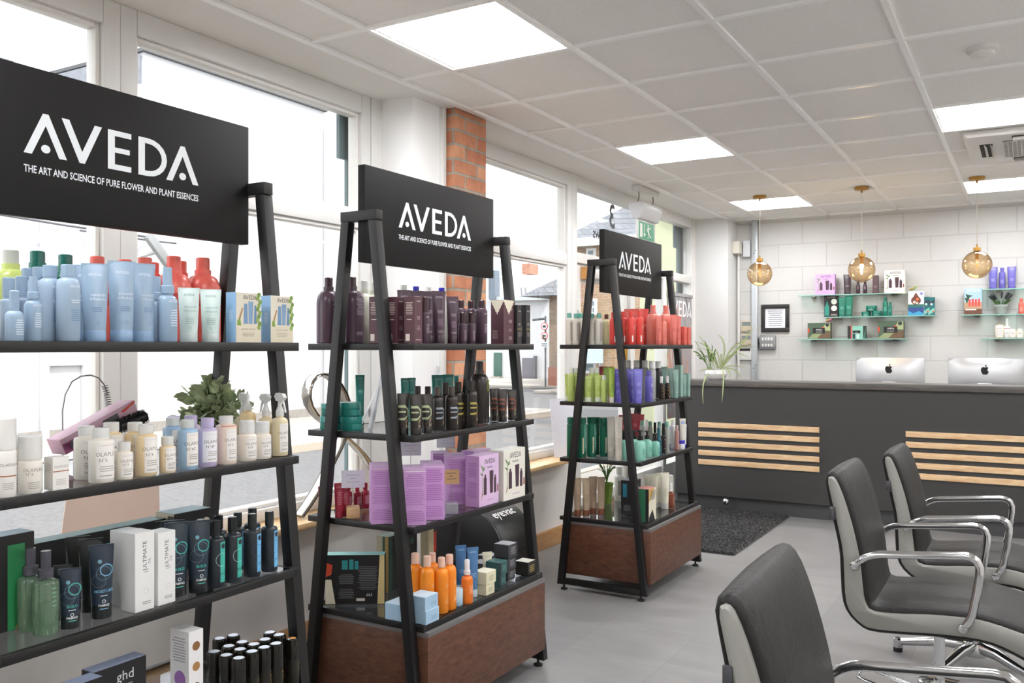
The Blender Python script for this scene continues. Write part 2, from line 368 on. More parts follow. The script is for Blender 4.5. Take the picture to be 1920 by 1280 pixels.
part('grille', gr, [ACW, mat('45423e', .8)], t)
# walls
BLOCK = brick_mat('painted_blockwork', 'cfcecc', 'cdccc9', 'c2c0be', 0.45, 0.225, 0.006, bump=0.55, axes=('x', 'z'), rough=.6, noise=0.04, off=(.11, .10))
struct('wall_back', G().box(-3.0, XR + .1, YB, YB + .12, 0, ZC + .1), BLOCK)
struct('wall_right', G().box(XR, XR + .1, YF, YB, 0, ZC + .1), OFFW)
struct('wall_front', G().box(-3.0, XR + .1, YF - .1, YF, 0, ZC + .1), OFFW)
SIL = 0.62
LOWW = mat('e9e7e3', 0.6, noise=.06, nscale=7)
gl = G(); gl.box(-3.05, XW, YF, 5.70, 0, SIL - .02); gl.box(-3.05, XW, 8.46, YB, 0, ZC)
gl.box(-3.05, XW, 3.52, 3.90, SIL - .02, ZC); gl.box(-3.05, XW, 3.9, 4.27, SIL - .02, ZC); gl.box(-3.05, XW, YF, -.3, SIL - .02, ZC)
gl.box(-3.05, XW - .001, -.3, 8.46, ZC + .001, ZC + .1)
struct('wall_left', gl, LOWW, 0)
struct('wall_pier', G().box(XW, -2.68, 3.58, 3.86, 0, ZC), mat('f4f4f3', .5, noise=.01), 0)
struct('trim_2', G().box(-2.69, -2.655, 3.815, 3.845, 0, ZC), PAINT, 0, bevel=.004)
BR = brick_mat('red_brick', 'b97557', 'd39b78', 'a39a8e', 0.225, 0.0765, 0.0075, bump=.9, rough=.85, noise=0.45)
struct('column_brick', G().box(XW, -2.612, 3.862, 4.166, 0, ZC), BR, 0)
struct('column_corner', G().box(XW, -2.55, 8.50, YB, 0, ZC), mat('dcdcdb', .5, noise=.01), 0)
SW = wood_mat('sill_oak', 'c79e6c', 'e0c092', (14, 1, 14), .4)
gs = G(); gs.box(-2.98, -2.70, -.3, 3.58, SIL - .028, SIL); gs.box(-2.98, -2.70, 4.166, 5.66, SIL - .028, SIL)
struct('trim_3', gs, SW, bevel=.006)
SW2 = wood_mat('skirting_oak', 'a57a4e', 'bd9262', (14, 1, 14), .45)
gs = G(); gs.box(XW, XW + .02, YF, 3.58, 0, .12); gs.box(XW, XW + .02, 4.166, 5.66, 0, .12)
struct('baseboard_left', gs, SW2, bevel=.004)
# ---- window joinery
def frame(g, y0, y1, z0, z1, wy0, wy1, wz0, wz1, x0=-2.97, x1=XW + .0):
    g.box(x0, x1, y0, y0 + wy0, z0, z1); g.box(x0, x1, y1 - wy1, y1, z0, z1)
    g.box(x0, x1, y0 + wy0, y1 - wy1, z0, z0 + wz0); g.box(x0, x1, y0 + wy0, y1 - wy1, z1 - wz1, z1)
def window(n, y0, y1, z0=SIL, mul=()):
    r = struct('window_%d' % n, G().box(-2.96, -2.885, y0, y1, 1.97, 2.053), PAINT, bevel=.004)
    g = G(); frame(g, y0, y1, z0, ZC, .07, .07, .055, .093)
    part('frame', g, PAINT, r, bevel=.005)
    g = G(); frame(g, y0 + .07, y1 - .07, z0 + .055, 1.97, .018, .018, .018, .018, -2.955, -2.90); frame(g, y0 + .07, y1 - .07, 2.053, ZC - .093, .018, .018, .018, .018, -2.955, -2.90)
    part('glazing_bead', g, mat('e9e7e2', .4), r, bevel=.004)
    g = G(); g.box(-2.932, -2.928, y0 + .08, y1 - .08, z0 + .06, 1.975); g.box(-2.932, -2.928, y0 + .08, y1 - .08, 2.05, ZC - .09)
    part('pane', g, GLASSW, r, 0)
    return r
GLASSW = glass_mat('window_glass', (.985, .99, .99), .5, base=.015)
window(1, -.3, 2.075); window(2, 2.075, 3.50); window(3, 4.22, 5.775)
struct('trim_4', G().box(-2.965, XW + .004, 3.50, 3.58, SIL, ZC - .001).box(-2.965, XW + .004, 4.166, 4.22, SIL, ZC - .001), PAINT, 0)
# entrance bay: door + side light + transom
r = struct('window_4', G().box(-2.965, XW, 5.775, 5.86, 0, ZC).box(-2.965, XW, 8.385, 8.46, 0, ZC).box(-2.965, XW, 5.86, 8.385, 2.0, 2.075).box(-2.965, XW, 5.86, 8.385, ZC - .093, ZC).box(-2.965, XW, 6.86, 6.96, 0, 2.0).box(-2.965, XW, 7.62, 7.70, 0, 2.0), PAINT, bevel=.004)
g = G(); g.box(-2.932, -2.928, 5.86, 8.385, 2.075, ZC - .093); g.box(-2.932, -2.928, 6.96, 7.62, .3, 2.0); g.box(-2.932, -2.928, 7.70, 8.385, .3, 2.0)
part('pane', g, GLASSW, r, 0)
g = G(); g.box(-2.96, -2.9, 6.96, 7.62, 0, .3); g.box(-2.96, -2.9, 7.70, 8.385, 0, .3); part('bottom_panel', g, PAINT, r)
d = struct('door_1', G().box(-2.95, -2.905, 5.87, 5.97, .01, 1.99).box(-2.95, -2.905, 6.76, 6.855, .01, 1.99).box(-2.95, -2.905, 5.97, 6.76, 1.87, 1.99).box(-2.95, -2.905, 5.97, 6.76, .01, .25), mat('dcdad6', .4), bevel=.004)
part('pane', G().box(-2.93, -2.926, 5.97, 6.76, .25, 1.87), GLASSW, d, 0)
g = G(); g.tube([(-2.87, 6.74, 1.12), (-2.87, 6.74, 1.52)], .011, 10); g.tube([(-2.905, 6.74, 1.15), (-2.87, 6.74, 1.15)], .008); g.tube([(-2.905, 6.74, 1.49), (-2.87, 6.74, 1.49)], .008)
part('door_handle', g, mat('c8963e', .25, 1.0), d, label='brass pull handle')
g = G(); g.box(-2.905, -2.885, 5.862, 5.89, 1.55, 1.65); g.box(-2.905, -2.885, 5.862, 5.89, .3, .4); part('hinge', g, mat('b9b6ae', .3, .8), d)
part('rain_bar', G().prism([(-2.905 + .0, .25), (-2.86, .20), (-2.905, .20)], 5.9, 6.84, 'y'), mat('cfcfcf', .3, .6), d)
# door closer
t = thing('door_closer', 'silver-grey box door closer above the entrance door', 'door closer', (-2.88, 6.02, 1.93))
part('body', G().box(-.02, .05, -.0, .26, -.035, .035), mat('d8d8d6', .35, .3), t, bevel=.004)
part('end_block', G().box(-.02, .035, -.06, -.0, -.045, .045), wood_mat('block_wood', 'b98143', 'd3a062'), t, label='orange wooden packing block')
part('arm', G().tube([(.02, .1, .04), (.06, .2, .055), (.02, .42, .06)], .008), mat('b5b5b5', .3, .8), t)
# transom lettering seen from inside (reversed)
def glass_text(s, size, y, z, label, nm):
    V, Fs = text2d(s, True); g = G(); n = len(V)
    g.add([(-2.9265, y + a * -1 * size * -1, z + b * size) for a, b in V], Fs)
    o = part(nm, g, mat('4b4b52', .5, noise=0), None, 0); return tag(o, label, 'lettering')
glass_text('3', .27, 6.59, 2.342, 'large dark numeral reversed on the transom glass', 'glass_number')
glass_text('Mews', .12, 6.36, 2.225, 'small dark word reversed on the transom glass below the numeral', 'glass_lettering')
for o in bpy.data.objects:
    if o.name.startswith('glass_'):
        # mirror about the lettering's own middle: it is painted on the outer face, so it reads backwards from inside
        ys = [v.co.y for v in o.data.vertices]; m = (min(ys) + max(ys)) / 2
        for v in o.data.vertices: v.co.y = 2 * m - v.co.y
# poster hanging in the last side light
t = thing('window_poster', 'hanging fabric poster with large white outline letters beside the door', 'poster', (-2.875, 8.04, 0))
def poster_mat():
    m = bpy.data.materials.new('poster_print'); m.use_nodes = True; nt = m.node_tree; b = nt.nodes['Principled BSDF']; b.inputs['Roughness'].default_value = .6
    tc = nt.nodes.new('ShaderNodeTexCoord'); mp = nt.nodes.new('ShaderNodeMapping'); mp.inputs['Scale'].default_value = (1, 3, .8); nt.links.new(tc.outputs['Object'], mp.inputs['Vector'])
    nz = nt.nodes.new('ShaderNodeTexNoise'); nz.inputs['Scale'].default_value = 1.6; nz.inputs['Detail'].default_value = 3; nz.inputs['Distortion'].default_value = 1.2
    nt.links.new(mp.outputs[0], nz.inputs['Vector']); cr = nt.nodes.new('ShaderNodeValToRGB'); e = cr.color_ramp.elements
    e[0].position = .35; e[0].color = lin('5a5a5c'); e[1].position = .7; e[1].color = lin('c2b8b4'); x = e.new(.5); x.color = lin('9c9ca0'); x = e.new(.6); x.color = lin('b4836a')
    nt.links.new(nz.outputs['Fac'], cr.inputs[0]); nt.links.new(cr.outputs[0], b.inputs['Base Color']); return m
part('sheet', G().box(-.003, .003, -.33, .33, .72, 1.86), poster_mat(), t, 0)
part('top_rail', G().box(-.01, .012, -.34, .34, 1.855, 1.885), mat('a9a9a9', .3, .7), t)
g, ms = prints([('A', .15, 0, 1.665, 'f2efee')], lambda a, b, k: (.0045, a, b), None); part('lettering', g, ms, t, 0)
# cable conduit, corner details on the back wall
cor = thing('cable_trunking', 'tall galvanised cable trunking up the left of the back wall', 'trunking', (-2.36, YB, 0))
part('channel', G().box(-.03, .03, -.045, 0, .3, ZC), mat('c9ced2', .35, .7), cor, bevel=.003)
for dx, z in ((.012, 1.20), (-.008, 1.17), (.01, 2.33), (-.006, 2.30)): part('bolt', G().box(-.006 + dx, .006 + dx, -.05, -.044, z - .006, z + .006), mat('8c8f92', .4, .8), cor)
t = thing('alarm_sensor', 'small cream sensor box on top of a thin white wall pipe', 'sensor', (-2.515, YB - .1, 2.36))
part('body', G().box(-.035, .035, -.05, .06, -.06, .06), mat('dcd8cc', .4), t, bevel=.008); part('pipe', G().tube([(0, .05, -.06), (0, .05, -1.25)], .012), PAINT, t)
o = part('junction_box', G().box(-2.47, -2.40, YB - .06, YB, 2.27, 2.43), mat('d5d8dc', .4), bevel=.006); tag(o, 'white wall junction box near the ceiling corner', 'box')
for k, (z, s) in enumerate(((1.585, 'upper'), (1.45, 'lower'))):
    t = thing('thermostat', '%s cream wall thermostat beside the metal trunking' % s, 'thermostat', (-2.445, YB, z), group='thermostats by the trunking')
    part('body', G().box(-.053, .053, -.025, 0, -.055, .055), mat('cfc4ab', .5), t, bevel=.004)
    part('display', G().box(-.042, .042, -.028, -.02, .003, .042), mat('7d8688', .2), t); part('logo_plate', G().box(.015, .042, -.0265, -.02, -.046, -.040), mat('5c584e', .4), t)
t = thing('card_holder', 'white wall box with a black slot below the thermostats', 'wall box', (-2.46, YB, 1.31))
part('body', G().box(-.08, .08, -.03, 0, -.06, .05), PAINT, t, bevel=.004); part('slot', G().box(-.075, .055, -.034, -.02, .03, .052), mat('1c1c1c', .4), t)
t = thing('switch_panel', 'grey metal switch box with eight white switches', 'switch box', (-2.235, YB, 1.425))
part('housing', G().box(-.078, .078, -.045, 0, -.07, .07), mat('8f9193', .4, .4), t, bevel=.012)
for r_ in range(2):
    for c_ in range(4):
        part('switch', G().box(-.050 + c_ * .028, -.032 + c_ * .028, -.052, -.044, -.044 + r_ * .062, -.016 + r_ * .062), PAINT, t, bevel=.002)
for k in range(4): part('cable_stub', G().box(-.10, -.076, -.03, -.015, -.045 + k * .025, -.035 + k * .025), mat('2e2e2e', .5), t)
t = thing('framed_notice', 'small black-framed printed notice on the white block wall', 'picture frame', (-2.165, YB, 1.66))
g = G(); [g.box(*a) for a in ((-.135, .135, -.022, 0, .095, .135), (-.135, .135, -.022, 0, -.135, -.095), (-.135, -.098, -.022, 0, -.095, .095), (.098, .135, -.022, 0, -.095, .095))]
part('frame', g, mat('232222', .4), t, bevel=.002)
part('paper', G().box(-.1, .1, -.008, 0, -.1, .1), mat('eef0f5', .5), t)
g, ms = prints([('B', -w / 2, w / 2, .066 - i * .0205, .075 - i * .0205, 'a3a3ab') for i, w in enumerate((.145, .14, .11, .13, .13, .14, .125, .125))], flat_map(-.008), None)
part('lettering', g, ms, t, 0)
# ================================================================== OUTSIDE
GO = -0.10
ASPH = mat('636262', .9, noise=.45, nscale=25, bump=.4); PAVE = mat('9c968e', .9, noise=.12, nscale=6); KERB = mat('b9ab9c', .9, noise=.15)
REND = mat('b4b4b6', .85, noise=.04, nscale=3, bump=.3); RENDG = mat('7a7c82', .9, noise=.25, nscale=9, bump=.8)
struct('ground_road', G().box(-60, -3.05, -20, 70, GO - .2, GO), ASPH, 0)
gp = G(); gp.box(-12.4, -9.0, -10, 17.5, GO, GO + .1); gp.box(-4.3, -3.05, -10, 13, GO, GO + .08)
gp.box(-40, -13.5, 27.5, 34, GO, GO + .1); gp.box(-13.6, -10.0, 24.5, 31.6, GO, GO + .1)
struct('ground_pavement', gp, PAVE, 0, bevel=.02)
struct('trim_5', G().box(-9.02, -8.86, -10, 17.5, GO, GO + .11).box(-4.42, -4.3, -10, 13, GO, GO + .09), KERB, 0)
# white rendered building opposite
b = thing('white_building', 'long white rendered building directly across the street', 'building', (0, 0, GO))
g = G(); g.box(-20, -12.4, 9.35, 13.6, 0, 6.25); part('wall', g, REND, b, 0)
part('gable_return', G().box(-20, -12.45, 9.25, 9.35, 0, 6.2), RENDG, b, 0, label='rough grey return wall')
part('coping', G().box(-20, -12.33, 9.3, 13.62, 6.25, 6.31), mat('4a4a4c', .7), b)
g = G(); g.box(-20, -12.45, 13.6, 19.0, 0, 7.1); part('taller_wall', g, REND, b, 0)
g = G(); g.box(-20, -12.4, -8, 9.25, 0, 4.3); part('low_wing', g, REND, b, 0)
g = G(); g.hexa([(-20, -8, 4.3), (-12.3, -8, 4.3), (-12.3, 9.25, 4.3), (-20, 9.25, 4.3)], [(-20, -8, 4.6), (-12.6, -8, 4.36), (-12.6, 9.25, 4.36), (-20, 9.25, 4.6)]); part('wing_roof', g, mat('b5b8bb', .6), b)
g = G()
for y in (7.6, 8.25, 8.75, 9.2): g.box(-12.4, -12.3, y, y + .1, 0, 4.1)
g.box(-12.42, -12.33, 7.7, 8.25, 1.2, 3.6); g.box(-12.42, -12.33, 8.35, 8.75, .3, 3.6); part('door_boards', g, mat('c9c9cc', .7), b, bevel=.01)
g = G(); g.box(-12.41, -12.34, 16.2, 17.6, .15, 2.55); g.box(-12.40, -12.3, 16.0, 16.12, 0, 2.9); part('shutter', g, mat('d5d7db', .6, noise=.08), b, bevel=.01)
part('ledge', G().box(-12.45, -12.3, 15.9, 18.4, 2.75, 3.0), mat('c5c7ca', .7), b); part('plinth', G().box(-12.42, -12.34, -8, 19, 0, .26), mat('8f8a84', .9, noise=.3, nscale=12, bump=1), b)
part('downpipe', G().tube([(-12.3, 13.55, 0), (-12.3, 13.55, 6.0)], .05), mat('cfcfd1', .5), b)
b = thing('glass_roof', 'low ridged glass roof above the white wall across the street', 'roof', (-14.5, 6.6, GO))
g = G(); g.hexa([(-3, -7, 4.6), (1.2, -7, 5.25), (1.2, 1.6, 5.25), (-3, 1.6, 4.6)], [(-3, -7, 5.6), (.4, -7, 6.0), (.4, 1.6, 6.0), (-3, 1.6, 5.6)]); part('glazing', g, mat('aab2b8', .3), b, 0)
g = G(); [g.tube([(1.22, y, 5.25), (.42, y, 6.02)], .03, 6) for y in [-6.5 + .7 * k for k in range(12)]]; g.tube([(.4, -7, 6.02), (.4, 1.6, 6.02)], .05, 6); part('rib', g, mat('5d6469', .5), b)
# flood light and camera arm on the white wall
t = thing('wall_floodlight', 'tilted grey lamp on an arm fixed to the white wall opposite', 'outdoor lamp', tuple(pt(300, 472, X=-11.9)))
g = G(); g.box(-.10, .10, -.16, .16, -.03, .05); o = part('lamp_body', G().box(-.05, .05, -.32, .32, -.07, .07), mat('8e8f8f', .4, .4), t, bevel=.01); o.rotation_euler = (math.radians(-48), 0, 0)
part('arm', G().tube([(0, -.02, 0), (-.25, -.30, -.12), (-.42, -.42, -.15)], .025), mat('9a9a9a', .4, .5), t); part('mount', G().lathe([(0, 0), (.12, 0), (.12, .05), (0, .05)], 12, -.42, -.42, z0=-.17), mat('c9c9c9', .5), t)
t = thing('overhead_cable', 'thin dark cable strung along the white building opposite', 'cable', (0, 0, 0))
part('wire', G().tube([pt(-60, 392, X=-12.2), pt(120, 422, X=-12.2), pt(290, 446, X=-12.2)], .018, 6), mat('55565a', .6), t)
part('wire', G().tube([pt(150, 432, X=-12.2), pt(290, 452, X=-12.2), pt(330, 456, X=-12.2)], .015, 6), mat('55565a', .6), t)
# far end of the street
b = thing('far_white_building', 'far white building with green door and grey gate at the street end', 'building', (0, 0, GO))
g = G(); g.box(-42, -14.4, 33.6, 40, 0, 3.55); part('wall', g, REND, b, 0); g = G(); g.box(-42, -19.8, 36, 42, 3.55, 4.75); part('upper_storey', g, REND, b, 0)
def at33(u, v): return pt(u, v, Y=33.6)
def rect33(nm, u0, u1, v0, v1, m, th=.06, bev=.0, label=None):
    a, c = at33(u0, v0), at33(u1, v1); return part(nm, G().box(a.x, c.x, 33.6 - th, 33.6, c.z - GO, a.z - GO), m, b, bevel=bev, label=label)
rect33('door', 927, 941.5, 661, 705, mat('1d4a3e', .5), label='green door'); rect33('step', 925, 943, 705.5, 714, PAVE, .3)
rect33('gate', 981, 1006, 671, 716, mat('5a585f', .6, noise=.1), .1, label='grey boarded gate'); rect33('gate_post', 1004, 1007, 667, 716, mat('55555a', .6), .2)
rect33('eave', 925, 1030, 557, 562, mat('a4abb0', .6), .3); rect33('dark_panel', 925, 937, 508, 562, mat('54606c', .5), .4, label='dark blue-grey cladding')
rect33('plinth', 930, 1036, 714.5, 720, mat('9a948d', .8), .12)
t = thing('brick_chimney', 'square brick chimney on the far white building', 'chimney', (at33(993, 0).x - 1.4, 36.4, 9.0 + GO - 4.0))
a, c = pt(986, 496, Y=36.2), pt(1004, 520, Y=36.2); t.location = ((a.x + c.x) / 2 - .25, 36.6, 4.80)
FB = brick_mat('far_brick', '94573c', 'a86a4c', '8f8376', .23, .078, .01, bump=.3, noise=.4)
part('stack', G().box(-.22, .22, -.4, .4, 0, a.z - 4.75), FB, t)
for u in (979, 986.5):
    t = thing('vent_pipe', 'thin dark vent pipe on the far roof, %s of the pair' % ('left' if u < 980 else 'right'), 'pipe', tuple(pt(u, 560, Y=33.9)), group='far roof pipes')
    part('pipe', G().tube([(0, 0, 0), (-.05, 0, .5 if u < 980 else .5)], .03, 6), mat('6b6e73', .5), t); part('bracket', G().tube([(-.09, 0, .32), (.08, 0, .32)], .012, 6), mat('8b8e93', .5), t)
b = thing('brick_gate_house', 'buff brick side wall under a small slate roof, left of entrance', 'building', (0, 0, GO))
a, c = pt(1030, 560, Y=28), pt(1048, 722, Y=28)
YB2 = brick_mat('buff_brick', '8a7462', '96806e', '7f786e', .23, .078, .01, bump=.4, noise=.35)
part('wall', G().box(a.x, a.x + 2.0, 28, 33, 0, a.z + .2), YB2, b, 0); part('plinth', G().box(a.x - .03, a.x + 2.0, 27.95, 28, 0, .75), mat('9c6a58', .8, noise=.3), b)
g = G(); zt = a.z + .2; g.hexa([(a.x - 1.0, 27.6, zt), (a.x + 2.2, 27.6, zt), (a.x + 2.2, 33.4, zt), (a.x - 1.0, 33.4, zt)], [(a.x + 1.2, 30, zt + 1.5), (a.x + 1.8, 30, zt + 1.5), (a.x + 1.8, 31, zt + 1.5), (a.x + 1.2, 31, zt + 1.5)])
SLATE = brick_mat('slate', '5c5f64', '707379', '404246', .35, .22, .012, bump=.8, noise=.3); part('roof', g, SLATE, b, 0)
# road signs on a pole
t = thing('traffic_sign_post', 'two round red-bordered road signs over a white plate by the gate house', 'traffic sign', tuple(pt(1021, 722, Y=27.0)))
px, pz = t.location.x, t.location.z; RED = mat('c4343a', .4); t.location.z = GO + .1
part('pole', G().tube([(0, .06, 0), (0, .06, pt(1021, 592, Y=27).z)], .035), mat('7c7f82', .4, .6), t)
part('lamp_arm', G().tube([(-.5, .06, pt(1021, 599, Y=27).z), (.0, .06, pt(1021, 597, Y=27).z)], .04), mat('55585c', .4, .6), t)
for vc in (611.5, 629.5):
    zc = pt(1021, vc, Y=27).z - t.location.z; r_ = 7 * depth(px, 27) / F
    s_ = part('sign_disc', G().prism([(r_ * math.cos(k * PI / 12), zc + r_ * math.sin(k * PI / 12)) for k in range(24)], -.02, 0), RED, t)
    its = [('O', 0, zc, r_ * .8, 'f4f4f4')] + ([('B', -r_ * .5, r_ * .5, zc - .05, zc + .04, '3b3b40')] if vc < 620 else [('B', -r_ * .55, 0, zc - .08, zc + .05, '3b3b40'), ('O', r_ * .25, zc, r_ * .3, '3b3b40'), ('B', -r_ * .5, r_ * .55, zc - .1, zc - .06, '3b3b40')])
    g, ms = prints(its, lambda a, b_, k: (a, -.022 - k * .002, b_), None); part('symbol', g, ms, s_, 0)
zc = pt(1021, 646, Y=27).z - t.location.z
pl = part('plate', G().box(-.16, .16, -.02, 0, zc - .09, zc + .1), mat('dfe3e6', .5), t)
g, ms = prints([('B', -.12, .12, zc + .01, zc + .05, '77808a'), ('B', -.1, .1, zc - .06, zc - .02, '77808a')], lambda a, b_, k: (a, -.023, b_), None); part('symbol', g, ms, pl, 0)
# brick house opposite the door
b = thing('brick_house', 'buff brick house with slate hip roof and sash windows across the road', 'building', (0, 0, GO))
HB = brick_mat('house_brick', '94704f', 'a88664', '99907f', .23, .078, .012, bump=.4, noise=.4)
YH = 24.0
a = pt(1077, 458, Y=YH); x0 = a.x - .3; ze = a.z - GO
part('wall', G().box(x0, x0 + 12, YH, YH + 9, 0, ze), HB, b, 0)
pk = pt(1152, 395, Y=YH + 2.5)
g = G(); g.add([(x0 - .4, YH - .4, ze), (x0 + 12.4, YH - .4, ze), (x0 + 12.4, YH + 9.4, ze), (x0 - .4, YH + 9.4, ze), (pk.x, YH + 3.2, pk.z - GO + .2), (pk.x + 3.5, YH + 5, pk.z - GO + .2)], [(0, 1, 5, 4), (1, 2, 5), (2, 3, 4, 5), (3, 0, 4), (0, 3, 2, 1)])
part('roof', g, SLATE, b, 0); part('fascia', G().box(x0 - .42, x0 + 12.4, YH - .45, YH - .38, ze - .12, ze + .12), PAINT, b)
GL = mat('6f7f8c', .15)
def housewin(u0, u1, v0, v1, nm='window'):
    p, q = pt(u0, v0, Y=YH), pt(u1, v1, Y=YH)
    w = part(nm, G().box(p.x, q.x, YH - .05, YH + .02, q.z - GO, p.z - GO), PAINT, b)
    part('pane', G().box(p.x + .08, q.x - .08, YH - .06, YH - .04, q.z - GO + .08, (p.z + q.z) / 2 - GO - .03).box(p.x + .08, q.x - .08, YH - .06, YH - .04, (p.z + q.z) / 2 - GO + .03, p.z - GO - .08), GL, w)
housewin(1100, 1118, 466, 492); housewin(1108, 1120, 560, 590); housewin(1165, 1182, 560, 600); housewin(1092, 1118, 661, 700, 'notice_board')
t = thing('bus_board', 'pale blue notice board on the brick house wall seen through the door', 'notice board', (pt(1108, 680, Y=23.7).x, 23.75, GO))
part('board', G().box(-.35, .35, -.05, .05, 1.0, 2.1), mat('bcd0e0', .4), t); part('header', G().box(-.36, .36, -.06, .05, 2.1, 2.25), mat('52707e', .4), t); part('post', G().box(-.3, -.25, -.03, .03, 0, 1.0).box(.25, .3, -.03, .03, 0, 1.0), mat('8c9296', .4), t)
# lime-washed wall to the right of the door
b = thing('lime_wall_building', 'tall pale lime-green roughcast wall just beyond the entrance', 'building', (0, 0, GO))
part('wall', G().box(-5.3, -3.6, 13.0, 16.4, 0, 7.0), mat('a6a98c', .95, noise=.15, nscale=4, bump=1.5), b, 0)
part('stem_line', G().tube([(-5.28, 12.96, 3.9), (-5.0, 12.96, 3.7), (-4.8, 12.96, 3.45), (-4.5, 12.96, 3.3)], .02, 6), mat('9aa080', .8), b)
for o in (b,): o.children[0].data.transform(Matrix.Identity(4))
# own facade: teal-grey corner sheets outside the glass
struct('trim_6', G().box(-3.02, -3.0, 3.40, 3.6, 2.33, 2.75).box(-3.02, -3.0, 3.46, 3.6, 0, 2.33).box(-3.02, -3.0, 8.25, 8.5, 2.35, 2.75).box(-3.02, -3.0, 8.34, 8.5, 0, 2.35), mat('5f7376', .5), 0)

# ================================================================== DISPLAY STANDS
BLK = mat('121111', .5, noise=.06, nscale=40); BLKM = mat('222120', .5, noise=.05)
VEN = wood_mat('walnut_veneer', '4a2d20', '6a4533', (3, 3, 9), .45, 7, 8, .05)
SHG = glass_mat('shelf_glass', (.80, .82, .84), .85, base=.10)
SHELVES = [1.392, 1.068, .747, .411]; Y0, Y1 = 2.49, 3.353; XF, XBk = -1.857, -2.352; XFT = -1.815
def stand(dx, dy, label):
    t = thing('display_stand', label, 'display stand', (dx, dy, 0), group='black A-frame product stands')
    ft, wt = 1.867, .035
    for yy in (Y0 - wt, Y1):
        for sg, xb, xt in ((1, -1.808, -1.998), (-1, -2.352, -2.16)):
            w = -.036 * sg
            part('leg', G().hexa([(xb + w, yy, .03), (xb, yy, .03), (xb, yy + wt, .03), (xb + w, yy + wt, .03)], [(xt + w, yy, ft - .037), (xt, yy, ft - .037), (xt, yy + wt, ft - .037), (xt + w, yy + wt, ft - .037)]), BLK, t, bevel=.0015)
            fo = G(); cx = xb + w / 2 - .02 * sg; fo.lathe([(0, 0), (.02, 0), (.02, .008), (.006, .012), (.006, .032), (0, .032)], 12, cx, yy + wt / 2); part('foot', fo, BLKM, t)
        part('top_bar', G().box(-2.162, -1.996, yy, yy + wt, ft - .036, ft), BLK, t, bevel=.0015)
        part('bottom_bar', G().box(-2.33, -1.83, yy + .002, yy + wt - .002, .032, .064), BLK, t, bevel=.0015)
    part('shelf', G().box(XBk, XF, Y0, Y1, SHELVES[0] - .024, SHELVES[0]), BLK, t, bevel=.0015, label='solid black top shelf')
    for z, xf in ((SHELVES[1], XF), (SHELVES[2], XF), (SHELVES[3], XFT)):
        g = G(); e = .016; th = .022
        g.box(XBk, xf, Y0, Y0 + e, z - th, z); g.box(XBk, xf, Y1 - e, Y1, z - th, z); g.box(XBk, XBk + e, Y0 + e, Y1 - e, z - th, z); g.box(xf - e, xf, Y0 + e, Y1 - e, z - th, z)
        s = part('shelf_frame', g, BLK, t, bevel=.001)
        part('shelf_glass', G().box(XBk + e, xf - e, Y0 + e, Y1 - e, z - .007, z - .001), SHG, s, 0)
    g = G(); g.box(-2.335, -1.80, Y0 + .005, Y1 - .005, .085, .372)
    part('base_box', g, [VEN], t, bevel=.002)
    part('base_lid', G().box(-2.335, -1.80, Y0 + .005, Y1 - .005, .372, .389), mat('6d6a6a', .35), t, bevel=.001)
    # header board
    bd = part('header_board', G().box(-2.097, -2.065, Y0 - .015, Y1 + .005, 1.685, 2.036), mat('151414', .65, noise=.08, nscale=50, spec=.3), t, bevel=.002)
    mp = lambda a, b, k: (-2.0640 + k * .0001, (Y0 + Y1) / 2 + a, b)
    g, ms = prints([('A', .1, 0, 1.832, 'f0f4f7'), ('T', 'THE ART AND SCIENCE OF PURE FLOWER AND PLANT ESSENCES', .0245, 0, 1.788, 'eef2f5', 1)], mp, None)
    # fit the strapline to the wordmark's width
    V = range(len(g.v)); g.v = [(x, (Y0 + Y1) / 2 + (y - (Y0 + Y1) / 2) * (1.17 if z > 1.82 else 1), z) for x, y, z in g.v]
    lo = [i for i in V if g.v[i][2] < 1.82]; ys = [g.v[i][1] for i in lo]; m = (Y0 + Y1) / 2; k = .50 / (max(ys) - min(ys))
    for i in lo: x, y, z = g.v[i]; g.v[i] = (x, m + (y - (max(ys) + min(ys)) / 2) * k, z)
    part('lettering', g, ms, bd, 0)
    return t
ST = {1: (.045, -1.471), 2: (0, 0), 3: (.015, 2.035)}
stand(*ST[1], 'nearest black A-frame stand, blue bottles and large header sign, left edge')
stand(*ST[2], 'middle black A-frame stand with brown veneer base, before the brick pillar')
stand(*ST[3], 'farthest black A-frame stand with red bottles, next to the reception counter')

# ================================================================== RECEPTION COUNTER
t = thing('reception_counter', 'long dark grey reception counter with groups of pale wood slats', 'counter', (0, 7.33, 0))
GRY = mat('3b3a39', .5, noise=.03, nscale=3)
part('front_panel', G().box(-2.66, XR - .005, 0, .05, .12, 1.047), GRY, t)
part('end_panel', G().box(-2.66, -2.62, .05, .62, 0, 1.047), GRY, t); part('plinth', G().box(-2.64, XR - .005, .03, .08, 0, .12), mat('454445', .5), t)
part('worktop', G().box(-2.70, XR - .002, -.025, .36, 1.047, 1.095), wood_mat('dark_worktop', '4d4947', '67615c', (1.2, 9, 9), .35, 3, 10, .2), t, bevel=.003)
o = part('staff_desk', G().box(-2.60, XR - .02, 7.705, 8.35, .74, .779).box(-2.60, -2.56, 7.72, 8.33, 0, .74).box(XR - .1, XR - .06, 7.72, 8.33, 0, .74), mat('5b5a59', .5)); tag(o, 'grey staff desk behind the reception counter, mostly hidden', 'desk')
SLT = wood_mat('pine_slat', 'd3a77c', 'efd2a8', (2, 12, 12), .45, 4, 5)
for x0, x1 in ((-2.452, -1.459), (-.826, .17), (.8, 1.79)):
    for k in range(5):
        z = .382 + k * .0785; s = .35 * k
        o = part('slat', G().box(-(x1 - x0) / 2, (x1 - x0) / 2, -.014, 0, 0, .0435), SLT, t, bevel=.0015, loc=((x0 + x1) / 2, 0, z)); 
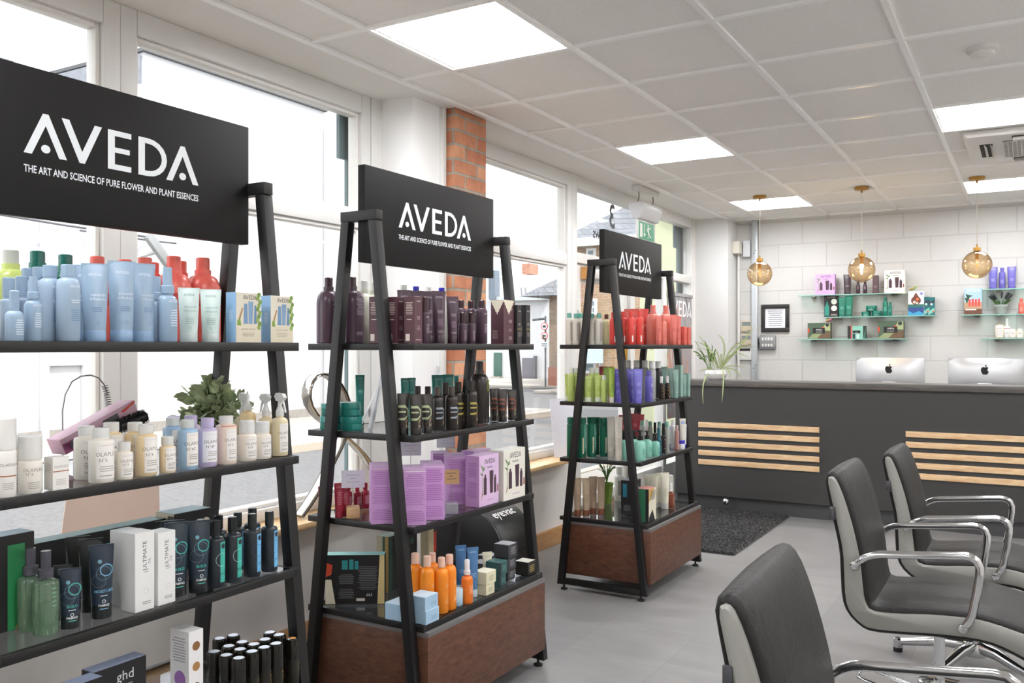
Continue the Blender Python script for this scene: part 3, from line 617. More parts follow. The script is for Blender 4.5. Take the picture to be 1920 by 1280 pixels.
t = thing('door_mat', 'black shaggy rug on the floor before the reception counter', 'rug', (-2.26, 6.56, 0))
rg = bpy.data.meshes.new('pile'); bm = bmesh.new(); bmesh.ops.create_grid(bm, x_segments=150, y_segments=200, size=1)
rr = random.Random(5)
for v in bm.verts:
    e = max(abs(v.co.x), abs(v.co.y)) > .985
    v.co = Vector((v.co.x * .57, v.co.y * .78, .002 if e else .010 + .016 * rr.random()))
    v.co.x += rr.uniform(-.003, .003); v.co.y += rr.uniform(-.003, .003)
bm.to_mesh(rg); bm.free(); rg.materials.append(mat('171616', .9, noise=.5, nscale=25, sheen=.3)); link('pile', rg, t)
t = thing('door_stop', 'small chrome round door stop at the counter plinth', 'door stop', (pt(1362, 951, Y=7.3).x, 7.31, .05))
part('ball', G().sphere((0, -.02, .04), .03, 16, 10), mat('d9dadb', .1, 1.0), t)
t = thing('metal_wedge', 'small bright metal wedge lying on the black rug', 'door wedge', tuple(pt(1378, 961, Z=.02)))
part('wedge', G().prism([(-.07, 0), (.06, 0), (.06, .022)], -.02, .02), mat('d5d6d8', .2, 1.0), t)
# computers
ALU = mat('c2c3c5', .42, .85, noise=.01)
def apple(size):
    B = [(0, -.42), (.10, -.47), (.22, -.43), (.33, -.28), (.40, -.10), (.29, -.02), (.25, .12), (.29, .25), (.38, .31), (.28, .40), (.15, .42), (.0, .36), (-.15, .42), (-.29, .38), (-.39, .25), (-.42, .08), (-.38, -.12), (-.30, -.30), (-.20, -.43), (-.10, -.47)]
    L = [(0, .44), (.02, .56), (.10, .65), (.19, .68), (.19, .58), (.12, .48), (.05, .44)]
    return [('P', [(-x * size, z * size) for x, z in B], '0c0c0c'), ('P', [(-x * size, z * size) for x, z in L], '0c0c0c')]
for x, lab in ((-1.01, 'slim silver desktop computer, left one behind the counter'), (-.315, 'slim silver desktop computer, right one behind the counter')):
    t = thing('desktop_computer', lab, 'computer', (x, 7.88, .78), group='silver desktop computers')
    n = 12; g = G(); W, Hh = .264, .345; zc = .339; vs = []
    for j in range(n + 1):
        for i in range(n + 1):
            a, b_ = -1 + 2 * i / n, -1 + 2 * j / n
            vs.append((a * W, -.006 - .034 * (1 - a ** 4) * (1 - b_ ** 4) - .02 * max(0, 1 - a * a - b_ * b_), zc - Hh / 2 + (b_ + 1) * Hh / 2))
    g.add(vs, [(j * (n + 1) + i, j * (n + 1) + i + 1, (j + 1) * (n + 1) + i + 1, (j + 1) * (n + 1) + i) for j in range(n) for i in range(n)])
    g.box(-W, W, -.007, 0, zc - Hh / 2, zc + Hh / 2); hs = part('housing', g, ALU, t, 60)
    part('screen', G().box(-W + .005, W - .005, -.0, .002, zc - Hh / 2 + .05, zc + Hh / 2 - .005), mat('101114', .1), t)
    g, ms = prints(apple(.068), lambda a, b_, k: (-a, -.0615, b_ + zc + .075), None)
    part('emblem', g, ms, hs, 0)
    part('stand_arm', G().prism([(-.03, 0), (-.12, 0), (-.10, .16), (-.065, .315), (-.05, .315), (-.085, .16)], -.05, .05, 'x').prism([(.08, 0), (-.12, 0), (-.12, .008), (.08, .008)], -.09, .09, 'x'), mat('d9dadc', .3, .7), t)
    t.rotation_euler = (0, 0, 0)

# ================================================================== PENDANTS
BRASS = mat('b48a4a', .3, 1.0, noise=.05)
def globe_mat():
    m = bpy.data.materials.new('smoked_amber_glass'); m.use_nodes = True; nt = m.node_tree
    for x in list(nt.nodes): nt.nodes.remove(x)
    out = nt.nodes.new('ShaderNodeOutputMaterial'); tr = nt.nodes.new('ShaderNodeBsdfTransparent'); gl = nt.nodes.new('ShaderNodeBsdfGlossy'); gl.inputs['Roughness'].default_value = .03
    lw = nt.nodes.new('ShaderNodeLayerWeight'); lw.inputs['Blend'].default_value = .5
    cr = nt.nodes.new('ShaderNodeValToRGB'); cr.color_ramp.elements[0].color = (.93, .80, .62, 1); cr.color_ramp.elements[1].color = (.55, .38, .2, 1)
    nt.links.new(lw.outputs['Facing'], cr.inputs[0]); nt.links.new(cr.outputs[0], tr.inputs['Color'])
    gl.inputs['Color'].default_value = (1, .9, .75, 1)
    ma = nt.nodes.new('ShaderNodeMath'); ma.operation = 'MULTIPLY_ADD'; ma.inputs[1].default_value = .55; ma.inputs[2].default_value = .12
    pw = nt.nodes.new('ShaderNodeMath'); pw.operation = 'POWER'; pw.inputs[1].default_value = 2.5; nt.links.new(lw.outputs['Facing'], pw.inputs[0]); nt.links.new(pw.outputs[0], ma.inputs[0])
    mx = nt.nodes.new('ShaderNodeMixShader'); nt.links.new(ma.outputs[0], mx.inputs[0]); nt.links.new(tr.outputs[0], mx.inputs[1]); nt.links.new(gl.outputs[0], mx.inputs[2]); nt.links.new(mx.outputs[0], out.inputs[0]); return m
GLB = globe_mat()
for i, x in enumerate((-1.955, -1.155, -.350)):
    t = thing('pendant_lamp', '%s amber glass globe pendant lamp over the counter' % ('left', 'middle', 'right')[i], 'pendant lamp', (x, 7.41, 0), group='amber globe pendants')
    part('ceiling_rose', G().lathe([(0, ZC - .001), (.055, ZC - .001), (.055, ZC - .022), (.05, ZC - .025), (.008, ZC - .026), (.008, ZC - .045), (0, ZC - .046)], 24), BRASS, t)
    part('cord', G().tube([(0, 0, ZC - .04), (0, 0, 2.13)], .0035, 6), mat('e4e0d8', .4), t)
    part('cap', G().lathe([(0, 2.142), (.006, 2.14), (.006, 2.118), (.026, 2.115), (.026, 2.09), (0, 2.088)], 20), BRASS, t)
    g = G(); g.sphere((0, 0, 1.988), .102, 32, 20); part('globe', g, GLB, t, 180)
    b_ = part('bulb', G().lathe([(0, 1.96), (.008, 1.963), (.011, 1.985), (.009, 2.02), (.009, 2.03), (0, 2.03)], 12), mat('ffe7bd', .3, emit=('ffd08a', 60 if i == 1 else .3)), t)
    part('lamp_holder', G().lathe([(0, 2.09), (.012, 2.09), (.012, 2.03), (0, 2.03)], 12), BRASS, t)
    if i == 1:
        ld = bpy.data.lights.new('bulb_light', 'POINT'); ld.energy = 4; ld.color = (1, .8, .5); ld.shadow_soft_size = .02; lo = bpy.data.objects.new('bulb_light', ld); COL.objects.link(lo); lo.parent = t; lo.location = (0, 0, 1.95)

# ================================================================== EXIT SIGN
t = thing('exit_sign', 'green running-man exit sign hanging from a white emergency light', 'exit sign', (-2.65, 6.62, 0))
part('ceiling_mount', G().box(-.03, .03, -.22, .22, ZC - .045, ZC - .001), PAINT, t, bevel=.003)
for y in (-.15, .15):
    part('hook', G().tube([(0, y + .012 * math.sin(a * .5), ZC - .045 - a * .009) for a in range(10)], .004, 6), mat('6d665c', .4, .8), t)
part('light_housing', G().prism([(-.06, 2.505), (.06, 2.505), (.065, 2.47), (.03, 2.38), (-.03, 2.38), (-.065, 2.47)], -.2, .2, 'y'), mat('dcdde0', .35), t, bevel=.004)
part('sign_plate', G().box(-.006, .006, -.19, .19, 2.20, 2.385), mat('eef1f0', .25), t, bevel=.001)
mp = lambda a, b_, k: (.0066 + k * .0002, a, b_)
g, ms = prints([('B', -.16, .16, 2.228, 2.365, '189564'), ('B', -.135, -.085, 2.243, 2.35, 'eef4ee'), ('B', -.047, -.037, 2.265, 2.35, 'eef4ee'), ('P', [(-.065, 2.275), (-.042, 2.248), (-.019, 2.275)], 'eef4ee'),
    ('O', .035, 2.345, .010, 'eef4ee'), ('P', [(.022, 2.332), (.045, 2.330), (.055, 2.285), (.032, 2.285)], 'eef4ee'), ('P', [(.032, 2.29), (.045, 2.29), (.044, 2.262), (.030, 2.238), (.022, 2.243), (.034, 2.265)], 'eef4ee'),
    ('P', [(.044, 2.29), (.056, 2.289), (.072, 2.268), (.098, 2.262), (.098, 2.252), (.066, 2.256)], 'eef4ee'), ('P', [(.022, 2.33), (.005, 2.305), (.016, 2.292), (.022, 2.298), (.016, 2.306), (.03, 2.322)], 'eef4ee'), ('P', [(.045, 2.328), (.075, 2.316), (.09, 2.325), (.088, 2.332), (.074, 2.325), (.045, 2.335)], 'eef4ee')], mp, None)
part('symbol', g, ms, t, 0)

# ================================================================== SALON CHAIRS
CHR = mat('d4d5d7', .12, 1.0, noise=.01)
def leather():
    m = mat('1a1918', .52, noise=.12, nscale=9, bump=.35, name='grey_leather', spec=.3); m = m.copy(); nt = m.node_tree
    v = nt.nodes.new('ShaderNodeTexNoise'); v.inputs['Scale'].default_value = 14; v.inputs['Detail'].default_value = 7; v.inputs['Distortion'].default_value = 2.5
    tc = [n for n in nt.nodes if n.type == 'TEX_COORD'][0]; nt.links.new(tc.outputs['Object'], v.inputs['Vector'])
    bp = [n for n in nt.nodes if n.type == 'BUMP'][0]; nt.links.new(v.outputs['Fac'], bp.inputs['Height']); bp.inputs['Strength'].default_value = .5; bp.inputs['Distance'].default_value = .006; return m
LEA = leather(); SIDE = mat('8b8a85', .42, noise=.03, nscale=6, bump=.1)
REAR = [(-.619, .931), (-.605, .853), (-.581, .748), (-.567, .678), (-.564, .607), (-.56, .514), (-.543, .467), (-.503, .43), (-.47, .418), (-.373, .424), (-.279, .434), (-.158, .439), (-.099, .432), (-.03, .405), (.02, .38)]
FRONT = [(.075, .375), (.10, .42), (.085, .455), (.035, .478), (-.042, .497), (-.099, .511), (-.158, .519), (-.279, .514), (-.405, .498), (-.467, .496), (-.478, .52), (-.483, .546), (-.495, .665), (-.513, .755), (-.543, .858), (-.570, .925), (-.592, .945)]
def smooth_poly(p, n=1):
    for _ in range(n): p = [q for a, b in zip(p, p[1:] + p[:1]) for q in ((a[0] * .75 + b[0] * .25, a[1] * .75 + b[1] * .25), (a[0] * .25 + b[0] * .75, a[1] * .25 + b[1] * .75))]
    return p
def inset(p, d):
    n = len(p); o = []
    for i in range(n):
        a, b, c = Vector(p[i - 1]), Vector(p[i]), Vector(p[(i + 1) % n]); t1 = (b - a).normalized(); t2 = (c - b).normalized(); t_ = (t1 + t2).normalized(); o.append((b.x - t_.y * d, b.y + t_.x * d))
    return o
def chair(cx, cy, rz, label, dz=0, name='salon_chair'):
    t = thing(name, label, 'chair', (cx, cy, 0), rz, 'dark leather salon chairs')
    OX = .28; prof = [(x + OX, z + dz) for x, z in REAR + FRONT]
    area = sum(a[0] * b[1] - b[0] * a[1] for a, b in zip(prof, prof[1:] + prof[:1])); prof = prof if area > 0 else prof[::-1]
    outer = smooth_poly(inset(prof, -.006)); hw = .243
    g = G(); layers = [(-hw, inset(outer, .012)), (-hw + .012, outer), (hw - .012, outer), (hw, inset(outer, .012))]; n = len(outer); vs = []
    for k in range(9): pass
    ys = [(-hw, .012), (-hw + .004, .005), (-hw + .014, 0), (-.12, -.004), (0, -.006), (.12, -.004), (hw - .014, 0), (hw - .004, .005), (hw, .012)]
    for y, d in ys: vs += [(p[0], y, p[1]) for p in inset(outer, d)]
    fs = [tuple(range(n)), tuple((len(ys) - 1) * n + i for i in range(n))[::-1]] + [(k * n + i, k * n + (i + 1) % n, (k + 1) * n + (i + 1) % n, (k + 1) * n + i) for k in range(len(ys) - 1) for i in range(n)]
    g.add(vs, fs); part('seat_shell', g, LEA, t, 50)
    inn = smooth_poly(inset(prof, .010)); i2 = inset(inn, .006)
    for sg in (-1, 1):
        g = G(); vs = [(p[0], sg * (hw - .004), p[1]) for p in inn] + [(p[0], sg * (hw + .010), p[1]) for p in inn] + [(p[0], sg * (hw + .015), p[1]) for p in i2]; m_ = len(inn)
        g.add(vs, [tuple(2 * m_ + i for i in range(m_))] + [(k * m_ + i, k * m_ + (i + 1) % m_, (k + 1) * m_ + (i + 1) % m_, (k + 1) * m_ + i) for k in range(2) for i in range(m_)])
        part('side_panel', g, SIDE, t, 40, label='light grey side panel')
        y = sg * (hw + .032); P0 = [(-.518, .641), (-.50, .660), (-.483, .673), (-.46, .683), (-.435, .688), (-.30, .701), (-.19, .712), (-.168, .711), (-.15, .70), (-.142, .68), (-.143, .655), (-.150, .60), (-.163, .53), (-.172, .505), (-.19, .478)]
        pts = [(a + OX, (sg * (hw + .018) if i in (0, len(P0) - 1) else y), b + dz) for i, (a, b) in enumerate(P0)]
        part('armrest', G().tube(pts, .0105, 10, flat=1.25), CHR, t, 60, label='chrome armrest')
        for a, b in (P0[0], P0[-1]):
            g = G(); g.prism([(a + OX + .014 * math.cos(k * PI / 8), b + dz + .014 * math.sin(k * PI / 8)) for k in range(16)], sg * (hw + .014), sg * (hw + .034), 'y'); part('bolt', g, CHR, t, bevel=.002)
    part('maker_tag', G().box(-.600 + OX, -.582 + OX, -hw - .0175, -hw - .010, .785 + dz, .830 + dz), mat('55555a', .3, .6), t, bevel=.002, label='small grey metal tag')
    part('seat_plate', G().box(-.11, .11, -.09, .09, .385 + dz, .42 + dz), mat('1d1d1d', .5), t, bevel=.005)
    part('column', G().lathe([(0, .08), (.036, .08), (.036, .16), (.018, .165), (.018, .39 + dz), (0, .39 + dz)], 24), CHR, t)
    return t
def star_base(t, rot=0.0):
    g = G(); g.lathe([(0, .045), (.05, .045), (.055, .075), (.045, .10), (.03, .105), (0, .105)], 24); part('hub', g, CHR, t)
    for k in range(5):
        a = rot + k * 2 * PI / 5; d = Vector((math.cos(a), math.sin(a), 0)); pts = [d * .04 + Vector((0, 0, .085)), d * .12 + Vector((0, 0, .082)), d * .22 + Vector((0, 0, .06)), d * .30 + Vector((0, 0, .045))]
        l = part('base_leg', G().tube(pts, .02, 12, rs=[.026, .024, .019, .016]), CHR, t, 60); e = d * .31
        part('glide', G().lathe([(0, .0), (.02, 0), (.02, .02), (0, .02)], 16, e.x, e.y), mat('18181a', .5), l); part('glide_cap', G().lathe([(0, .02), (.02, .02), (.02, .055), (.012, .062), (0, .062)], 16, e.x, e.y), CHR, l)
def footrest(t):
    part('pump_block', G().prism([(.06 * math.cos(math.radians(a)) - .01, .06 * math.sin(math.radians(a))) for a in range(90, 271, 20)] + [(.06, -.05), (.09, 0), (.06, .05)], .10, .205, 'z'), CHR, t, bevel=.004)
    part('footrest', G().tube([(-.06, .045, .15), (-.24, .05, .19), (-.262, .045, .19), (-.262, -.045, .185), (-.24, -.05, .18), (-.06, -.045, .14)], .006, 8), CHR, t, 60)
    part('base_disc', G().lathe([(0, 0), (.22, 0), (.225, .008), (.20, .014), (.06, .03), (.045, .09), (.04, .10), (0, .10)], 40), CHR, t)
c_ = chair(-.15, 1.775, 0.03, 'nearest salon chair, cut by the bottom edge, creased dark backrest'); footrest(c_)
c_ = chair(-.28, 3.445, 0, 'middle salon chair with dark leather seat and light grey side, chrome arms'); footrest(c_)
c_ = chair(-.215, 4.33, 0, 'farthest salon chair, beside the counter slats, on a five-leg chrome base', dz=-.022); star_base(c_, .55)

# ================================================================== FLOOR HAIR VACUUM
t = thing('hair_vacuum_bin', 'black mailbox-shaped hair vacuum bin by the wall behind the middle stand', 'vacuum bin', (-2.44, 3.88, 0))
pr = [(-.2, 0), (.2, 0), (.2, .36)] + arc(0, .36, .2, 0, 180, 16)[1:]
part('body', G().prism(pr, -.15, .17, 'y'), mat('141415', .38), t, bevel=.006)
part('end_rim', G().prism([(-.21, 0), (.21, 0), (.21, .36)] + arc(0, .36, .21, 0, 180, 16)[1:], -.175, -.15, 'y'), mat('1b1b1c', .4), t, bevel=.006)
part('front_flap', G().box(.198, .206, -.12, .14, .05, .34), mat('101011', .35), t, bevel=.003)
V, Fs = text2d('eye:vac', True); g = G()
th = lambda b_: math.radians(58) + b_ / .2
g.add([((.2012) * math.cos(th(b_ * .07 - .02)), .01 + a * .07, .36 + .2012 * math.sin(th(b_ * .07 - .02))) for a, b_ in V], Fs); part('lettering', g, mat('f0f0f0', .5), t, 0)
# ================================================================== PRODUCTS
W_, DK = 'f4f4f2', '2a2a2c'
def prof_cap(z0, z1, r, e=.002): return [(0, z0), (r, z0), (r, z1 - e), (r - e, z1), (0, z1)]
def bottle(h, r, col, ch, cr, ccol, sh=.02, pr=(), rough=.3, caprough=.25, nk=None, nh=.004, trans=0, flat=1.0, capsteps=None, capmetal=0, taper=1.0, extra=None):
    """body height = h - ch; round shoulders of height sh; returns list of (part, mesh)"""
    hb = h - ch; nk = nk or cr * .92; rt = r * taper
    p = [(0, 0), (r * .93, 0), (r, .003), (rt, hb - nh - sh)] + [(nk + (rt - nk) * math.cos(a), hb - nh - sh + sh * math.sin(a)) for a in [PI / 2 * i / 5 for i in range(1, 6)]] + [(nk, hb + .001), (0, hb + .001)]
    bm_ = mat(col, rough, noise=.02) if trans == 0 else glass_mat_c(col, trans)
    out = [('body', G().lathe(p, 20, sy=flat).mesh('body', bm_, 40))]
    cp = capsteps or prof_cap(0, ch, cr)
    out.append(('cap', G().lathe([(a, b + hb) for a, b in cp], 18).mesh('cap', mat(ccol, caprough, capmetal, noise=.01), 40)))
    if pr:
        g, ms = prints(pr, cyl_map(r, sy=flat) if taper == 1 else cyl_map(r), None); out.append(('lettering', g.mesh('lettering', ms, 0)))
    if extra: out += extra(hb)
    return out
_gm = {}
def glass_mat_c(col, op):
    if (col, op) not in _gm:
        c = lin(col)[:3]; _gm[col, op] = glass_mat('clear_' + col, c, .6, base=.06, opacity=op, opc=col)
    return _gm[col, op]
def tube_(h, w, d, col, ccol, ch, pr=(), rough=.33, wt=None, capw=.40, clear=0):
    wt = wt or w; rows = 10; n = 20; g = G(); vs = []
    def dims(t):  # t 0 bottom .. 1 top
        return capw * w + (wt / 2 - capw * w) * t ** .9, max(.0012, d / 2 * (1 - t ** 1.6) ** .8)
    for j in range(rows + 1):
        t = j / rows; a, b = dims(t); z = ch + (h - ch) * t
        vs += [(a * math.cos(2 * PI * i / n), b * math.sin(2 * PI * i / n), z) for i in range(n)]
    fs = [tuple(range(n))[::-1], tuple(rows * n + i for i in range(n))] + [(j * n + i, j * n + (i + 1) % n, (j + 1) * n + (i + 1) % n, (j + 1) * n + i) for j in range(rows) for i in range(n)]
    g.add(vs, fs); g.box(-wt / 2, wt / 2, -.0016, .0016, h - .012, h + .001)
    out = [('body', g.mesh('body', mat(col, rough, noise=.02), 50))]
    cr = capw * w * 1.03
    out.append(('cap', G().lathe([(0, 0), (cr * .98, 0), (cr, .002), (cr, ch - .001), (cr * .97, ch + .0005), (0, ch + .0005)], 20, sy=d / 2 / (capw * w)).mesh('cap', mat(ccol, .25, noise=.01) if not clear else glass_mat_c(ccol, clear), 40)))
    if pr:
        def mp(a, b, k):
            t = min(1, max(0, (b - ch) / (h - ch))); hw_, hd = dims(t); q = max(0, 1 - (a / hw_) ** 2) ** .5
            return (a, -max(hd * q, .0018) - .0006 - k * .00006, b)
        g, ms = prints(pr, mp, None); out.append(('lettering', g.mesh('lettering', ms, 0)))
    return out
def boxp(w, d, h, col, front=(), side=(), rough=.5, top=None, flaps=None):
    g = G().box(-w / 2, w / 2, -d / 2, d / 2, 0, h); mats_ = [mat(col, rough, noise=.015)]
    out = [('carton', g.mesh('carton', mats_, 0, bevel=.0008, bseg=1))]
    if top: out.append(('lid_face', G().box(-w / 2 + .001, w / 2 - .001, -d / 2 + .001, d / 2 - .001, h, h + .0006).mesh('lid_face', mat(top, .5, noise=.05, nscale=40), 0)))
    its = []
    if front: g, ms = prints(front, flat_map(-d / 2), None); out.append(('lettering', g.mesh('front_print', ms, 0)))
    if side: g, ms = prints(side, side_map(-w / 2), None); out.append(('side_print', g.mesh('side_print', ms, 0)))
    return out
def jar(h, r, col, lcol, lh, pr=(), rough=.25):
    out = [('body', G().lathe([(0, 0), (r * .94, 0), (r, .003), (r, h - lh - .002), (r * .95, h - lh), (0, h - lh)], 28).mesh('body', mat(col, rough, noise=.02), 40)),
           ('lid', G().lathe([(0, h - lh), (r * 1.01, h - lh), (r * 1.01, h - .002), (r * .98, h), (0, h)], 28).mesh('lid', mat(lcol, rough, noise=.02), 40))]
    if pr: g, ms = prints(pr, cyl_map(r), None); out.append(('lettering', g.mesh('lettering', ms, 0)))
    return out
def trigger(col):
    def f(hb):
        g = G(); g.lathe([(0, 0), (.011, 0), (.011, .016), (.006, .03), (.006, .05), (0, .05)], 14, z0=hb)
        g.prism([(-.028, hb + .055), (-.020, hb + .046), (.012, hb + .044), (.022, hb + .058), (.012, hb + .068), (-.02, hb + .066)], -.006, .006, 'x'); 
        h_ = G(); h_.tube([(0, -.012, hb + .048), (0, -.022, hb + .035), (0, -.030, hb + .012)], .0035, 6, rs=[.005, .0035, .003])
        return [('trigger_head', g.mesh('trigger_head', mat(col, .3, noise=.01), 40)), ('trigger', h_.mesh('trigger', mat(col, .3, noise=.01), 40))]
    return f
def pumpx(col):
    def f(hb):
        g = G(); g.lathe([(0, 0), (.012, 0), (.012, .016), (.005, .018), (.005, .03), (.009, .031), (.009, .042), (0, .043)], 14, z0=hb); g.tube([(0, 0, hb + .038), (.0, -.028, hb + .036)], .004, 6)
        return [('pump_head', g.mesh('pump_head', mat(col, .3, noise=.01), 40))]
    return f
def micro(x, y0, n, c, w=.03, s=.0045): return ('L', x - w / 2, x + w / 2, y0, y0 + n * s, n, c)
BL, BL2, BLT = '93abc2', '9db2c7', '6f8fae'
def lab(c, x=0): return lambda h: [('A', .0065, x, h * .86, c), micro(x, h * .45, 3, c, .03), micro(x, h * .25, 4, c, .026), micro(x, h * .08, 1, c, .03)]
def olap(no, x=0, sz=.0125, lx=.022, y0=.015, y1=.11, c='8a8580'):
    return [('B', x - lx, x + lx, y0, y1, 'f3efea'), ('B', x - lx * .8, x + lx * .8, y1 - .008, y1 - .0074, c), ('T', 'OLAPLEX', sz, x, y0 + (y1 - y0) * .62, c), ('T', 'N\u00b0' + no, sz * .9, x - lx * .4, y0 + (y1 - y0) * .46, c),
            ('L', x - lx * .85, x + lx * .85, y0 + (y1 - y0) * .2, y0 + (y1 - y0) * .38, 3, 'b5b0aa'), ('B', x - lx * .7, x + lx * .5, y0 + .006, y0 + .009, 'b5b0aa')]
def fab(c, word, h):
    return [('R', .004, h * .62, .016, .0012, '5d7f8d'), ('R', .010, h * .66, .014, .0022, c), ('R', -.006, h * .52, .015, .0007, '76858c'), ('O', -.004, h * .78, .0045, '6f9fb0'), ('T', word, .0085, .004, h * .36, c, 1), micro(.004, h * .31, 1, 'c9d2d6', .02), ('R', .004, h * .24, .004, .0013, 'e5eef0'), ('T', 'FABRIQ', .007, .004, h * .17, 'e5eef0', 1), micro(.004, h * .13, 1, c, .02)]
def mens(c, h, w=.034):
    a = w / 2
    return [('P', [(-a, h * .66), (-a, h * .72), (a * .3, h * .72), (a * .3, h * .66)], c), ('P', [(a * .3, h * .72), (a * .3, h * .66), (a * .72, h * .58), (a * .98, h * .60)], c), ('P', [(a * .72, h * .60), (a * .98, h * .60), (a * .9, h * .47), (a * .66, h * .48)], c),
            ('P', [(a * .9, h * .47), (a * .66, h * .48), (a * .1, h * .42), (a * .1, h * .36)], c), ('P', [(-a, h * .54), (-a, h * .58), (a * .4, h * .58), (a * .4, h * .54)], c), ('P', [(-a, h * .36), (-a, h * .41), (a * .1, h * .42), (a * .1, h * .36)], c),
            ('P', [(a * .35, h * .34), (a * .8, h * .42), (a * .8, h * .37), (a * .45, h * .29), (a * .45, h * .16), (a * .3, h * .16)], 'a08763'), micro(a * .6, h * .2, 2, 'cfcfcc', .012)]
def gift(w, h, ground, brandcol, side='c58fd0', bot='4a3340'):
    z = h * .22; b = lambda x, ww, hh: [('P', [(x - ww / 2, z), (x + ww / 2, z), (x + ww / 2, z + hh * .82), (x + ww * .25, z + hh * .88), (x + ww * .25, z + hh), (x - ww * .25, z + hh), (x - ww * .25, z + hh * .88), (x - ww / 2, z + hh * .82)], bot)]
    s = w
    return [('B', -w / 2 + .0006, w / 2 - .0006, .0006, h - .0006, ground), ('A', w * .125, w * .04, h * .83, brandcol), micro(w * .04, h * .74, 2, brandcol, w * .35, h * .02)] + b(-.02 * s / .1, .15 * s, h * .40) + [('P', [(.05 * s, z + .01 * h), (.19 * s, z + .01 * h), (.22 * s, z + h * .46), (.02 * s, z + h * .46)], bot)] + b(.31 * s, .12 * s, h * .36) + [('B', .41 * s, .47 * s, z + .02 * h, z + h * .16, '8d4f3d'),
        ('P', [(-.35 * s, h * .72), (-.44 * s, h * .85), (-.31 * s, h * .76)], '4d7a3c'), ('P', [(-.35 * s, h * .68), (-.26 * s, h * .80), (-.22 * s, h * .72)], '5c8a45'), ('P', [(-.36 * s, h * .60), (-.46 * s, h * .68), (-.33 * s, h * .64)], '4d7a3c'), ('B', -.345 * s, -.325 * s, h * .3, h * .72, '8a9a55'), ('P', [(-.34 * s, h * .32), (-.42 * s, h * .12), (-.33 * s, h * .24), (-.29 * s, h * .1)], '9c7a4c'), micro(.05 * s, h * .10, 1, 'b57fc0', w * .4)]
def wild(w, h, base='1b1a1a', logo=True):
    L = [('B', -w / 2 + .0005, w / 2 - .0005, .0005, h - .0005, base), ('P', [(-w / 2, h * .55), (-w * .4, h * .6), (-w * .38, h * .8), (-w / 2, h * .85)], 'c9482f'), ('P', [(-w / 2, 0), (-w * .33, 0), (-w * .40, h * .5), (-w / 2, h * .5)], 'e6dfc6'), ('P', [(w / 2, 0), (w * .38, 0), (w * .42, h), (w / 2, h)], 'd9c48c')]
    for k in range(7): L.append(('P', [(w * .18 + k * w * .03, h * .55), (w * .2 + k * w * .03, h * .55), (w * .30 + k * w * .03, h * .95), (w * .285 + k * w * .03, h * .95)], 'e6dfc6'))
    return L
def camo(w, h):
    return [('B', -w / 2 + .0005, w / 2 - .0005, .0005, h - .0005, '4d6250'), ('P', [(-w / 2, h * .02), (w * .05, h * .02), (w * .2, h * .35), (-w * .1, h * .5)], '8f9a72'), ('P', [(-.1 * w, .01 * h), (w / 2 * .99, .01 * h), (w * .49, h * .5), (w * .1, h * .3)], '6b5540'), ('P', [(w * .1, h * .55), (w * .49, h * .5), (w * .49, h * .98), (w * .3, h * .98)], 'a6b184'), ('P', [(-w * .49, h * .3), (-w * .42, h * .45), (-w * .42, h * .62), (-w * .49, h * .7)], 'd5502f'), ('P', [(w * .12, h * .62), (w * .22, h * .58), (w * .24, h * .72), (w * .14, h * .75)], 'd5502f'),
            ('B', -w * .27, w * .26, h * .33, h * .68, '1d1d1d'), ('A', h * .085, 0, h * .53, 'f0f0f0'), micro(0, h * .40, 2, 'a8a8a8', w * .35, h * .035), ('O', w * .36, h * .86, h * .11, '2b3336')]
def lace(w, h):
    n = 8; top = [(-w / 2 + w * i / n, h * .998) for i in range(n + 1)]
    low = [(w / 2 - w * i / 16, h * (.66 + .30 * abs(1 - i / 8)) + (h * .025 if i % 2 else 0)) for i in range(17)]
    return [('P', top + low, 'e6ddc9')]
def k_box_back(h, w, c='c9b8b0'): return [micro(0, h * .62, 8, c, w * .75, h * .035), micro(0, h * .50, 1, 'e6dcd8', w * .6, h * .04), ('B', -w * .35, w * .05, h * .05, h * .2, 'ded6cc')]
PUR, PURC, MAR = '46303f', '3a2430', '54303a'
RED, SAL, LIM, VIO, SAGE, MINT, TEAL = 'dc6458', 'e08072', 'b3c46c', '6a66b8', '8fb0a6', '94d2c0', '1d7a70'
OLH = lambda no, **k: olap(no, **k)
